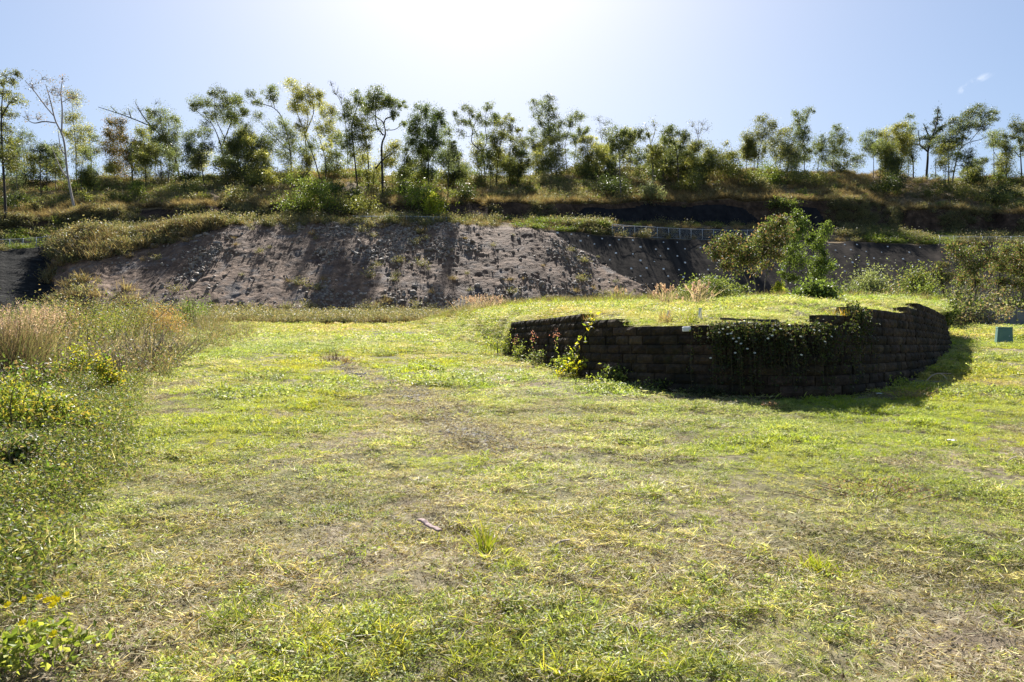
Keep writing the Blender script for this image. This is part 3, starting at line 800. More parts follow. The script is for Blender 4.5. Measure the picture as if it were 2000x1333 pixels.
cw = collection('creeper_clump', [tuft_mesh(520 + i, 34, .2, .005, GREEN + STRAW, .16, .8, 80, [(0.085, 0.12, 0.026), (0.12, 0.155, 0.042), (0.16, 0.18, 0.055), (0.06, 0.09, 0.024), (0.22, 0.21, 0.085), (0.15, 0.115, 0.06)] * 5 + YEL[2:], .036) for i in range(7)])
tg = collection('thicket_grass', [tuft_mesh(540 + i, 80, 1.15, .010, DRYH + [(0.3, 0.22, 0.19), (0.34, 0.28, 0.24)] + GREY, .35, .35) for i in range(5)])
scatter('thicket_grass', left_pts(r, 150, 14.5, 46, .3), tg, 5, r, .5, 1.1, 'tall pinkish dry grass standing through the thicket')
scatter('creeping_weeds', left_pts(r, 4600, 3.6, 14, .13), cw, 7, r, .4, 1.15, 'leafy yellowing creepers spreading in from the thicket')
# ------------------------------------------------------------------ trees
EUC = [(0.085, 0.112, 0.04), (0.115, 0.14, 0.05), (0.07, 0.092, 0.038), (0.15, 0.165, 0.06)]
OLV = [(0.15, 0.16, 0.045), (0.11, 0.13, 0.042), (0.19, 0.185, 0.055), (0.085, 0.10, 0.035)]
YGR = [(0.25, 0.25, 0.08), (0.2, 0.21, 0.065), (0.3, 0.28, 0.1), (0.13, 0.155, 0.05)]
DRK = [(0.03, 0.048, 0.018), (0.045, 0.062, 0.022), (0.06, 0.075, 0.025)]
ORG = [(0.17, 0.12, 0.04), (0.1, 0.1, 0.03), (0.07, 0.085, 0.025), (0.22, 0.13, 0.05)]
BLU = [(0.10, 0.125, 0.07), (0.13, 0.155, 0.085), (0.08, 0.1, 0.06)]
PALE = (0.42, 0.38, 0.35); DARKB = (0.055, 0.046, 0.04); GREYB = (0.14, 0.125, 0.11)
CROPS = {1: (0, 100, 3.702), 2: (450, 100, 3.702), 3: (850, 150, 3.702), 4: (1300, 150, 2.857), 5: (1350, 390, 5.714), 0: (0, 0, 1)}
TREES = []

def grow(name, label, crop, limbs, blobs, pal=EUC, bark=DARKB, w=.15, dens=1.0, leaf=.29, group=None, cat='tree', depth=None, seed=None, twig=1.0, loose=.30, basept=None, droop=.55, mk='leaf'):
    x0, y0, s = CROPS[crop]
    rng = np.random.default_rng(seed if seed is not None else abs(hash_s(label + str(limbs[0][0]))) % 99991)
    cp = lambda p: (x0 + p[0] / s, y0 + p[1] / s)
    bx, by = cp(limbs[0][0])
    if basept is not None: B = np.asarray(basept, float)
    elif depth is None: B = ground_at(bx, by, ('cut', 'hill', 'bench'))
    else: B = at(bx, by, depth)
    d = B[1]
    mpp = d / F / s                                   # metres per crop pixel
    tb_ = MB(); nodes = []; nr = []
    for li, L in enumerate(limbs):
        off = rng.normal(0, .02 * len(L)) * 10 * mpp
        P = np.array([at(*cp(p), d + off * k * (1 + k)) for k, p in enumerate(L)])
        if li == 0: P[0] = B - np.array([0, 0, .25])
        elif abs(cp(L[0])[1] - by) < 45 / s:
            g = ground_at(*cp(L[0]), ('cut', 'hill', 'bench')) if depth is None else None
            P[0, 2] -= .3
            if g is not None and abs(g[1] - d) < 12: P[0] = g - np.array([0, 0, .25])
        n = max(6, 5 * len(L))
        Q = smooth_line(P, n)
        Q[1:-1] += rng.normal(0, .012, (n - 2, 3)) * 12 * mpp * s / 3.7
        r0 = w * (1.0 if li == 0 else .72)
        rr = r0 * np.linspace(1, .28, n)
        rr[0] *= 1.25
        if li > 0 and len(nodes):
            dd = np.linalg.norm(np.array(nodes) - Q[0], axis=1)
            if dd.min() < 1.5: rr = np.minimum(rr, nr[int(np.argmin(dd))] * .9)
        tube(tb_, Q, rr, bark, 6)
        st_ = max(2, n // 4)
        nodes += list(Q[st_:]); nr += list(rr[st_:])
    cb = MB()
    for bl in sorted(blobs, key=lambda q: -q[1]):
        px, py, rr_ = bl[:3]; dn = dens * (bl[3] if len(bl) > 3 else 1.0)
        rad_ = rr_ * mpp * 1.1
        c = at(*cp((px, py)), d + rng.uniform(-1, 1) * rad_ * 1.1)
        A = np.array(nodes); dist = np.linalg.norm(A - c, axis=1) + np.where(A[:, 2] > c[2] + .2 * rad_, 4, 0)
        j = int(np.argmin(dist)); a = A[j]
        if np.linalg.norm(a - c) > .25 * rad_:
            mid = (a + c) / 2 + np.array([0, 0, -.10 * np.linalg.norm(c - a)]) + rng.normal(0, .06, 3) * np.linalg.norm(c - a)
            q = smooth_line([a, mid, c], 7); r1 = min(nr[j] * .7, .05 + .012 * np.linalg.norm(c - a))
            tube(tb_, q, np.linspace(r1, r1 * .4, 7), bark, 5)
            nodes += [q[4], q[6]]; nr += [r1 * .6, r1 * .4]
        ns = int(rng.integers(9, 16))
        sub = rng.standard_normal((ns, 3)); sub /= np.linalg.norm(sub, axis=1)[:, None]
        sub = c + sub * rad_ * (rng.uniform(.25, 1.0, ns) ** .6)[:, None] * np.array([1, 1, .78])
        for k in range(int(ns * min(1, .7 * twig))):
            m = (c + sub[k]) / 2 + rng.normal(0, .12, 3) * rad_
            tube(tb_, smooth_line([c - np.array([0, 0, .3 * rad_]), m, sub[k]], 5), np.linspace(.03, .009, 5) * (1 if twig <= 1 else 1.25), bark, 3)
        nl = int(300 * dn * max(rad_, .4) ** 1.75 / (leaf / .34) ** 2 * 1.15)
        i = rng.integers(0, ns, nl)
        sg = rad_ * loose * rng.uniform(.5, 1.25, ns)[i][:, None]
        an = np.array([rng.uniform(.75, 1.35), rng.uniform(.75, 1.35), rng.uniform(.55, 1.05)])
        p = sub[i] + rng.standard_normal((nl, 3)) * sg * an
        p[:, 2] -= rad_ * .35 * rng.random(nl) ** 3
        leaves(cb, rng, p, leaf, leaf * .36, np.array(pal) * rng.uniform(.65, 1.4), droop, 0)
    if dens >= .5 and len(nodes) > 8 and np.mean([b[3] if len(b) > 3 else 1 for b in blobs]) > .3:
        A = np.array(nodes); zc = min(b_[1] for b_ in blobs); up_ = A[A[:, 2] > B[2] + .45 * (A[:, 2].max() - B[2])]
        n2 = int(len(up_) * 7 * (.34 / leaf) ** .5 * (mpp * s * 9) ** 0)
        kx = rng.integers(0, len(up_), n2)
        leaves(cb, rng, up_[kx] + rng.standard_normal((n2, 3)) * .5 * (leaf / .34), leaf, leaf * .36, pal, droop, 0)
    t = thing(name, label, cat, B, group)
    o = tb_.obj('trunk', M['bark'], t, True, origin=B); o.parent = t; o.location = (0, 0, 0)
    if cb.n:
        o = cb.obj('crown', M[mk], t, False, origin=B); o.parent = t; o.location = (0, 0, 0)
    return t

def hash_s(s):
    h = 7
    for ch in s: h = (h * 131 + ord(ch)) % 1000003
    return h

G = 'gum_tree'
grow(G, 'tall dark trunked gum cut off by the left edge of the photo', 1, [[(40, 1240), (30, 950), (15, 700), (10, 450), (25, 250)], [(12, 480), (60, 390), (100, 350)]],
     [(50, 200, 62), (112, 165, 32), (20, 300, 52), (112, 340, 56), (30, 450, 62), (15, 560, 62), (50, 650, 70), (60, 770, 80), (0, 720, 62), (100, 820, 60)], OLV, w=.2)
grow(G, 'tall nearly leafless gum with a pale white trunk, standing low on the hillside', 1, [[(538, 1160), (490, 900), (460, 640), (400, 500), (365, 360), (330, 240)], [(400, 520), (320, 510), (240, 520), (160, 470)], [(480, 760), (440, 700), (420, 580)], [(390, 470), (330, 400), (240, 280), (180, 215)], [(445, 600), (450, 430), (440, 300), (455, 190)], [(490, 920), (440, 850), (370, 690)]],
     [(310, 190, 55, .09), (370, 280, 70, .10), (430, 300, 60, .10), (240, 250, 60, .08), (270, 480, 60, .06), (450, 200, 40, .09), (200, 470, 45, .06), (340, 370, 60, .06), (520, 330, 55, .12)], ORG, PALE, w=.2, twig=1.5)
grow(G, 'slim gum with yellow green tufts close behind the pale leafless one', 1, [[(555, 1000), (550, 850), (548, 700), (530, 500), (520, 330)]],
     [(530, 330, 60, .35), (520, 300, 40, .3), (560, 380, 40, .3), (530, 490, 62), (600, 560, 52), (560, 640, 62), (490, 590, 48), (580, 720, 50), (560, 800, 46, .7)], YGR, w=.12)
grow(G, 'thin sparse gum between the slim yellow tufted one and the dense rusty round one', 1, [[(665, 900), (655, 760), (650, 650), (640, 570)]],
     [(640, 610, 45, .7), (690, 640, 48, .5), (660, 730, 55, .6), (700, 720, 40, .5), (620, 690, 40, .5)], EUC, w=.1)
grow(G, 'feathery bluish gum rising behind the trunk of the tree at the left edge', 1, [[(180, 960), (175, 800), (160, 620), (165, 550)]],
     [(160, 590, 52, .45), (190, 660, 55, .5), (130, 640, 45, .5), (165, 720, 52, .5), (215, 600, 32, .3)], BLU, w=.09)
grow(G, 'short twin topped gum with a flat bluish crown on a thin dark trunk', 1, [[(295, 1085), (292, 900), (290, 760), (310, 710)], [(340, 1010), (338, 860), (340, 760)]],
     [(285, 720, 50), (350, 730, 58), (320, 700, 40), (390, 760, 45), (300, 780, 40, .7)], BLU, w=.1)
grow(G, 'small low gum with a ragged crown just left of the pale white trunk', 1, [[(430, 945), (432, 880), (425, 800)]],
     [(420, 770, 48), (440, 830, 45, .8), (410, 880, 42, .7), (385, 730, 40, .7)], EUC, w=.09)
grow(G, 'dense round gum with rusty orange leaves low in its crown', 1, [[(955, 960), (955, 870), (930, 740), (880, 600)], [(955, 880), (1000, 780)]],
     [(820, 510, 46), (870, 520, 42), (790, 590, 50), (860, 580, 70), (830, 680, 82), (930, 690, 82), (890, 770, 82), (965, 770, 60), (1000, 690, 52), (860, 850, 60, .8), (800, 710, 50), (900, 880, 50, .7)], ORG, w=.17)
grow(G, 'narrow dark gum between the rusty round one and the leaning one', 1, [[(1055, 1040), (1052, 880), (1045, 700), (1035, 560)]],
     [(1030, 590, 60), (1060, 690, 70), (1010, 770, 66), (1095, 800, 52), (1050, 860, 60, .8), (1090, 730, 50)], OLV, w=.12)
grow(G, 'leaning gum reaching a long bare dead limb out to the left', 1, [[(1302, 900), (1260, 760), (1210, 670), (1110, 560), (960, 490), (820, 440), (710, 405)], [(1210, 670), (1170, 560), (1160, 470)], [(1090, 545), (1020, 450), (975, 365)], [(950, 490), (925, 410)], [(850, 450), (800, 400)]],
     [(1150, 460, 72), (1110, 440, 40), (1220, 520, 72), (1265, 490, 32), (1180, 600, 72), (1090, 550, 52), (1240, 590, 52), (1130, 650, 60), (1265, 650, 42, .7), (900, 440, 60, .04), (1010, 420, 50, .04), (1130, 370, 40, .06)], EUC, w=.21)
grow(G, 'spindly young gum with a crooked thin trunk beneath the leaning one', 1, [[(1222, 1000), (1215, 880), (1190, 760), (1200, 700)], [(1168, 930), (1165, 800), (1180, 740)]], [(1200, 730, 50, .35), (1240, 770, 40, .25), (1180, 690, 40, .3)], EUC, GREYB, w=.08)
grow(G, 'bushy round gum hanging low beside the left of a tall forked one', 1, [[(1480, 1000), (1460, 850), (1430, 700)]],
     [(1370, 620, 58), (1400, 700, 70), (1465, 680, 60), (1440, 770, 60), (1350, 720, 50), (1480, 590, 42), (1430, 590, 45, .7), (1360, 790, 45, .6)], BLU, w=.12)
grow(G, 'tall forked gum with an open umbrella crown standing clear on the left of the ridge', 1, [[(1637, 890), (1605, 720), (1590, 660), (1545, 550), (1470, 440)], [(1600, 700), (1622, 630), (1605, 590), (1560, 480), (1550, 340)], [(1615, 660), (1650, 570), (1690, 460), (1700, 380)], [(1520, 520), (1430, 440), (1360, 380)]],
     [(1565, 295, 48), (1520, 300, 25), (1435, 365, 48), (1510, 370, 48), (1530, 460, 60), (1650, 340, 58), (1710, 360, 46), (1620, 480, 58, .8), (1700, 490, 58), (1765, 430, 34), (1420, 410, 40), (1490, 540, 46, .6), (1600, 400, 45), (1650, 410, 45)], EUC, w=.19)
grow(G, 'many stemmed dark gum low on the ridge with a curved right hand stem', 2, [[(200, 920), (190, 770), (150, 680), (60, 580)], [(225, 900), (235, 820), (290, 740), (300, 660)], [(200, 850), (200, 720), (230, 640)]],
     [(40, 350, 42), (30, 470, 60), (95, 440, 38), (100, 590, 60), (170, 640, 60), (120, 700, 60), (245, 650, 70), (200, 740, 80), (80, 640, 50), (110, 540, 40, .7)], EUC, w=.15)
grow(G, 'gum swept far over to the left at its top, clumps along one bent limb', 2, [[(440, 905), (430, 700), (375, 490), (310, 410), (215, 375), (125, 305)], [(320, 410), (300, 330), (280, 270)], [(430, 720), (300, 600), (180, 470)]],
     [(280, 285, 55), (300, 345, 40), (145, 310, 36), (200, 370, 40), (200, 470, 50, .6), (280, 540, 50, .6), (390, 530, 60), (400, 620, 70), (430, 690, 70), (330, 640, 52), (360, 730, 60), (420, 790, 60, .8)], EUC, w=.15)
grow(G, 'tallest leafy gum left of the sun glow, its crown a wide yellowish fan', 2, [[(555, 905), (548, 720), (542, 600), (560, 470), (500, 330)], [(545, 590), (600, 450), (590, 330)], [(542, 600), (480, 440), (450, 300)]],
     [(440, 235, 50), (470, 300, 60), (520, 330, 60), (560, 270, 38), (605, 330, 58), (500, 400, 58), (560, 410, 58), (640, 380, 48), (520, 530, 58), (540, 610, 40, .7), (450, 390, 40), (645, 310, 35)], YGR, w=.16)
grow(G, 'slender gum pair with long straight trunks slanting up to the left, one crossing the other', 2, [[(655, 960), (610, 790), (560, 660), (540, 600)], [(690, 970), (682, 770), (640, 620), (590, 480)]],
     [(700, 430, 58), (720, 500, 48), (680, 600, 60), (640, 540, 40, .7), (745, 560, 40, .7), (700, 680, 48, .7), (740, 420, 35), (690, 760, 40, .5)], YGR, w=.14)
grow(G, 'dead leafless grey gum top poking above the crowns left of the sun glow', 2, [[(850, 860), (840, 600), (810, 400), (745, 280), (722, 215)], [(805, 390), (800, 300)], [(770, 320), (780, 250)]], [(760, 300, 50, .03), (800, 330, 40, .05), (730, 240, 35, .02)], EUC, GREYB, w=.09, twig=1.3)
grow(G, 'upright gum with its clumps stacked close along the trunk, beside the dead grey top', 2, [[(920, 1000), (890, 690), (880, 540), (940, 330)]],
     [(850, 390, 48), (880, 440, 48), (935, 325, 55), (950, 400, 58), (900, 500, 60), (930, 560, 60), (880, 600, 60), (820, 470, 48), (860, 690, 58), (830, 640, 58), (890, 750, 48), (850, 800, 45, .6)], EUC, w=.16)
grow(G, 'dark trunked gum with a narrow mid height crown crowding against the big flat topped one', 2, [[(1000, 1000), (992, 720), (960, 600), (940, 500)]], [(980, 620, 58), (970, 680, 48), (940, 500, 45), (1000, 560, 40), (1005, 900, 50, .5)], OLV, w=.15)
grow(G, 'big flat topped gum with a dark forked trunk just left of the brightest sky', 2, [[(1102, 1060), (1097, 850), (1095, 680), (1120, 600), (1105, 520), (1060, 480), (1010, 440)], [(1108, 530), (1125, 490), (1180, 465), (1195, 400)], [(1105, 610), (1060, 540), (1050, 430), (1065, 310)], [(1050, 850), (1100, 790), (1160, 740)]],
     [(1030, 330, 50), (1070, 295, 48), (1105, 340, 48), (1060, 390, 58), (1120, 390, 40), (1180, 375, 56), (1190, 460, 45), (1240, 385, 40), (1245, 525, 28), (1010, 450, 50), (1060, 560, 40, .5), (1000, 400, 48), (1140, 350, 35)], EUC, w=.22)
grow(G, 'low pale yellow leaved gum glowing in the light below the big flat topped one', 2, [[(1040, 1010), (1035, 900), (1060, 780)], [(1010, 1000), (980, 860), (960, 760)]],
     [(960, 740, 58), (1150, 740, 68), (1180, 690, 55), (1120, 810, 60), (950, 810, 58), (1060, 850, 50), (1170, 800, 45), (1010, 900, 50, .7)], YGR, w=.1)
grow(G, 'densest gum of the ridge, a tall dark green column of leaves on a pale stem', 2, [[(1425, 1020), (1432, 880), (1430, 750), (1420, 560), (1400, 430)], [(1450, 1000), (1460, 850), (1480, 700)]],
     [(1380, 430, 58), (1340, 500, 58), (1450, 470, 70), (1500, 445, 48), (1400, 560, 82), (1490, 560, 72), (1340, 620, 70), (1420, 660, 90), (1500, 660, 70), (1380, 740, 70), (1470, 750, 70), (1545, 520, 40), (1420, 850, 60), (1460, 910, 50), (1300, 650, 38), (1320, 560, 45)], [(0.07, 0.10, 0.03), (0.05, 0.075, 0.024), (0.095, 0.12, 0.035)], GREYB, w=.14, dens=1.15)
grow(G, 'thin gum leaning on the right flank of the dense green column', 2, [[(1572, 1075), (1575, 900), (1578, 780), (1580, 600)]], [(1580, 590, 48), (1600, 680, 50), (1570, 740, 56), (1620, 740, 38), (1545, 800, 45, .7), (1600, 830, 40, .5)], BLU, w=.1)
grow(G, 'open gum with an S bent dark trunk and small round clumps, right under the sun', 3, [[(365, 770), (350, 620), (330, 540), (265, 475), (268, 390), (240, 260)], [(335, 550), (370, 470), (360, 330), (375, 220)], [(268, 400), (300, 300)]],
     [(142, 272, 28), (240, 235, 45), (190, 320, 40), (300, 290, 40), (375, 210, 42), (360, 325, 45), (420, 290, 48), (190, 410, 40, .5), (310, 410, 45, .6), (375, 440, 48, .6), (255, 340, 36), (430, 330, 35)], EUC, w=.17)
grow(G, 'broad bushy gum with yellowish lower clumps, right of the S bent one', 3, [[(440, 800), (450, 640), (470, 500), (500, 370)], [(548, 800), (530, 680), (540, 520), (550, 390)]],
     [(530, 305, 48), (480, 370, 58), (440, 430, 58), (490, 430, 58), (550, 370, 38), (610, 380, 28), (590, 460, 48), (630, 490, 48), (430, 520, 58), (470, 600, 58), (560, 540, 58), (520, 640, 58), (640, 560, 48), (610, 640, 50), (665, 620, 48), (450, 690, 45)], OLV, w=.15)
grow(G, 'tall feathery gum rising highest in the middle of the ridge', 3, [[(842, 660), (830, 520), (820, 400), (815, 260), (825, 170)], [(822, 420), (760, 330), (730, 230)]],
     [(825, 165, 38), (720, 200, 42), (780, 205, 45), (850, 220, 45), (750, 270, 50), (830, 280, 50), (790, 325, 50), (710, 390, 38), (820, 370, 58), (760, 430, 50), (690, 440, 38), (870, 420, 48), (820, 460, 48), (780, 520, 48), (740, 540, 36, .7)], EUC, w=.15, dens=.85)
grow(G, 'mid ridge gum with three separate leaf heads, immediately right of the tall feathery one', 3, [[(950, 640), (945, 560), (940, 480), (985, 330)], [(1012, 640), (1012, 540), (1040, 400), (1050, 310)], [(870, 650), (880, 520), (900, 400)]],
     [(900, 355, 48), (930, 420, 48), (1000, 285, 48), (970, 335, 38), (1050, 285, 33), (1060, 390, 48), (1020, 430, 48), (1100, 380, 28), (1010, 470, 38, .7), (940, 540, 28, .7), (1020, 560, 40)], EUC, w=.11)
grow(G, 'wispy nearly bare gum top between two leafy gums on the middle of the ridge', 3, [[(1215, 680), (1210, 520), (1195, 400), (1185, 300)], [(1205, 450), (1235, 350)]], [(1180, 310, 38, .15), (1220, 330, 40, .15), (1260, 330, 30, .12), (1200, 380, 40, .12)], BLU, GREYB, w=.08)
grow(G, 'low yellow green thicket gum filling the ridge under the wispy bare top', 3, [[(1110, 720), (1105, 600), (1100, 480)], [(1180, 720), (1170, 560)]],
     [(1080, 450, 48), (1130, 460, 48), (1150, 540, 58), (1205, 520, 58), (1110, 600, 60), (1180, 620, 60), (1060, 520, 45), (1080, 670, 50), (1230, 600, 45)], YGR, w=.1)
grow(G, 'wide leafy gum with a pale trunk on the right half of the middle ridge', 3, [[(1345, 900), (1335, 720), (1330, 560), (1310, 430)], [(1335, 620), (1390, 500), (1470, 410)]],
     [(1320, 400, 58), (1280, 460, 58), (1350, 440, 58), (1380, 400, 38), (1290, 520, 48), (1340, 500, 50), (1400, 470, 48), (1470, 400, 38), (1490, 430, 40), (1420, 410, 30), (1460, 560, 50, .9), (1490, 610, 50), (1360, 560, 45, .7)], EUC, GREYB, w=.14)
grow(G, 'gum with a long pale stem and dead spiky top beside the wide leafy one', 3, [[(1572, 890), (1575, 720), (1560, 520), (1545, 430), (1520, 345)], [(1565, 480), (1590, 380), (1570, 310)]], [(1545, 420, 25), (1612, 520, 45), (1592, 560, 40), (1540, 530, 40), (1630, 560, 36), (1520, 370, 30, .06), (1580, 350, 36, .05), (1550, 600, 50), (1600, 640, 50)], OLV, GREYB, w=.12)
grow(G, 'dark crowned gum where the middle ridge starts to dip to the right', 3, [[(1760, 800), (1755, 650), (1740, 520), (1700, 380)], [(1750, 600), (1790, 480)]],
     [(1700, 368, 40), (1690, 420, 48), (1660, 450, 34), (1780, 410, 45), (1805, 440, 40), (1770, 520, 50), (1800, 560, 50), (1700, 550, 40), (1720, 480, 30), (1740, 600, 50), (1680, 610, 50)], EUC, w=.14)
grow(G, 'bare pale fan of twigs above the dip in the ridge', 4, [[(192, 540), (188, 430), (180, 340), (150, 250)], [(183, 350), (205, 280), (235, 240)], [(182, 340), (185, 240)]], [(150, 270, 38, .05), (205, 260, 38, .05), (230, 290, 34, .05), (180, 310, 38, .04)], OLV, PALE, w=.09, twig=1.6)
grow('scrub_tree', 'clump of low rounded scrub trees in the ridge dip below the bare twig fan', 4, [[(200, 600), (200, 500), (240, 440)], [(290, 600), (290, 480)]],
     [(280, 430, 48), (230, 430, 40), (320, 475, 40), (150, 460, 48), (200, 500, 58), (270, 510, 50), (100, 500, 48), (340, 520, 48), (150, 540, 50), (60, 530, 45)], OLV, w=.1)
grow(G, 'gum with a rounded top and trailing yellow lower crown, first one right of the dip', 4, [[(512, 540), (520, 430), (545, 330), (560, 260)]],
     [(540, 238, 34), (560, 280, 45), (602, 268, 28), (540, 330, 40), (565, 365, 48), (500, 390, 48), (480, 435, 50), (530, 420, 38), (470, 390, 30)], OLV, w=.12)
grow(G, 'two stemmed olive gum between the round topped one and the tall pole like one', 4, [[(642, 540), (640, 440), (645, 320)], [(620, 540), (615, 450), (625, 370)]], [(640, 310, 40), (682, 300, 25), (620, 360, 40), (660, 380, 40), (690, 420, 38), (620, 430, 38), (695, 470, 28), (640, 460, 34, .7)], OLV, w=.1)
grow(G, 'tall pole like gum with short tufts up its length, right of the dip', 4, [[(777, 540), (772, 430), (760, 320), (740, 220)], [(765, 330), (785, 240), (800, 190)]],
     [(728, 218, 33), (795, 198, 28), (770, 240, 28), (730, 260, 30), (750, 290, 34), (775, 300, 28), (740, 340, 38), (770, 355, 34), (750, 385, 34), (782, 420, 34), (790, 452, 28), (770, 460, 28)], EUC, w=.11)
grow(G, 'spreading gum of many thin stems, one clump rising highest, right of the pole like one', 4, [[(850, 550), (855, 460), (870, 370)], [(930, 550), (935, 450), (955, 300)], [(1000, 550), (995, 450), (1000, 360)]],
     [(862, 370, 40), (900, 350, 45), (950, 290, 33), (960, 350, 48), (1000, 350, 38), (840, 410, 38), (900, 410, 48), (960, 410, 48), (1010, 420, 38), (870, 465, 38), (930, 470, 38), (1000, 500, 45), (1070, 470, 45), (1080, 440, 28)], EUC, w=.1, dens=.85)
grow(G, 'short airy gum on one thin stem beside a gap of sky on the right', 4, [[(1161, 565), (1161, 450), (1150, 350)]], [(1110, 350, 34), (1160, 325, 38), (1140, 390, 38), (1162, 420, 33), (1190, 380, 38), (1120, 400, 28, .7)], BLU, w=.08)
grow(G, 'broad yellow green gum leaning right at the top, with several trunks', 4, [[(1275, 560), (1262, 450), (1270, 320)], [(1310, 562), (1318, 450), (1310, 330)], [(1240, 560), (1240, 460)]],
     [(1250, 320, 50), (1220, 362, 50), (1282, 290, 40), (1322, 268, 28), (1230, 420, 50), (1290, 370, 60), (1345, 370, 45), (1280, 430, 50), (1325, 420, 38), (1215, 470, 30), (1320, 320, 40)], YGR, w=.12)
grow(G, 'almost leafless gum with a bent dark trunk, left of the thick limbed one', 4, [[(1386, 565), (1378, 460), (1350, 370), (1348, 300), (1362, 215)], [(1352, 380), (1410, 350)]], [(1362, 222, 22, .8), (1366, 285, 20, .7), (1350, 340, 24, .6), (1385, 270, 20, .3), (1380, 470, 24, .4)], EUC, w=.15)
grow(G, 'thick limbed dark gum with leaves furring its bare crooked branches, on the right skyline', 4, [[(1457, 565), (1462, 470), (1466, 410), (1490, 330), (1515, 250), (1520, 165)], [(1464, 420), (1420, 385), (1385, 375)], [(1480, 360), (1455, 300), (1440, 260)], [(1495, 330), (1535, 280), (1570, 265)], [(1420, 385), (1410, 300)]],
     [(1490, 340, 30), (1510, 300, 26), (1520, 235, 20), (1518, 195, 16), (1452, 345, 26), (1440, 385, 24, .6), (1535, 290, 20), (1500, 260, 18), (1470, 385, 26), (1450, 290, 18, .4), (1560, 268, 18, .3)], DRK, (0.045, 0.04, 0.035), w=.27)
grow(G, 'dark leafy gum tucked between the thick limbed one and the wind swept one', 4, [[(1582, 605), (1580, 480), (1578, 380)], [(1507, 560), (1507, 450)]], [(1540, 360, 45), (1580, 350, 45), (1560, 410, 48), (1622, 380, 40), (1600, 310, 38), (1530, 410, 38), (1585, 440, 36, .7)], EUC, w=.13)
grow(G, 'wind swept gum with its crown flung out high to the right on the right skyline', 4, [[(1597, 625), (1612, 520), (1640, 410), (1690, 370), (1760, 350), (1790, 330)], [(1650, 400), (1665, 310), (1720, 220)], [(1700, 360), (1750, 300), (1800, 240)]],
     [(1610, 250, 34), (1660, 238, 40), (1700, 200, 34), (1740, 180, 34), (1782, 208, 34), (1822, 238, 28), (1730, 250, 38), (1770, 270, 34), (1690, 290, 38), (1640, 300, 38), (1650, 350, 34), (1620, 440, 38), (1690, 440, 45), (1690, 490, 28), (1830, 200, 22)], EUC, GREYB, w=.15)
grow(G, 'small low gum with a round head in a gap of sky near the right edge', 4, [[(1770, 560), (1772, 500), (1770, 470)]], [(1770, 468, 25), (1750, 512, 28), (1790, 465, 18), (1740, 530, 20)], EUC, w=.07)
grow(G, 'squat gum beside the wind swept one, low against the sky', 4, [[(1690, 562), (1695, 510)], ], [(1700, 505, 28), (1680, 530, 26), (1660, 535, 22)], EUC, w=.07)
grow(G, 'sparse thin stemmed gum left of the kinked one near the right edge', 4, [[(1836, 610), (1832, 480), (1830, 390), (1815, 310)], [(1832, 420), (1880, 500)]], [(1820, 330, 30, .4), (1835, 380, 30, .4), (1800, 370, 26, .3)], EUC, w=.09)
grow(G, 'gum with a kinked dark trunk and thin flat crown near the right edge', 4, [[(1905, 555), (1903, 450), (1885, 380), (1888, 310)]], [(1840, 318, 33), (1862, 370, 38), (1890, 328, 20), (1830, 362, 28), (1900, 420, 25, .5), (1880, 390, 26)], EUC, w=.14)
grow(G, 'forked dark gum cut off by the right edge of the photo', 4, [[(1992, 565), (1982, 460), (1975, 370), (1960, 280)], [(1978, 450), (1930, 400)], [(1985, 420), (2010, 320)]],
     [(1950, 258, 34), (1982, 278, 28), (1960, 310, 30), (1992, 340, 38), (1930, 392, 28), (1980, 405, 38), (2020, 300, 34), (1925, 340, 22)], EUC, w=.16)

# small background gums on and behind the ridge
rb = np.random.default_rng(23)
for px in list(rb.uniform(20, 700, 26)) + list(rb.uniform(700, 1480, 34)) + list(rb.uniform(1480, 1990, 9)):
    base = ground_at(px, p_ridge(px) + rb.uniform(-2, 30))
    h = rb.uniform(40, 95); py = 666.5 - F * ((base[2] - EYE) / base[1] - PITCH)
    ln = rb.uniform(-8, 8)
    bl = [(px + ln + rb.uniform(-12, 12), py - h * rb.uniform(.3, 1.0), rb.uniform(8, 16)) for _ in range(int(rb.integers(5, 10)))]
    grow('gum_sapling', 'slender young gum in the background scatter along the ridge, lower than the big gums', 0, [[(px, py), (px + ln * .3, py - h * .5), (px + ln, py - h * .95)]], bl,
         [EUC, BLU, OLV, YGR][rb.integers(0, 4)], GREYB if rb.random() < .4 else DARKB, w=.075, dens=.6, leaf=.3, group='young gums scattered along the ridge', seed=int(px * 10), basept=base)

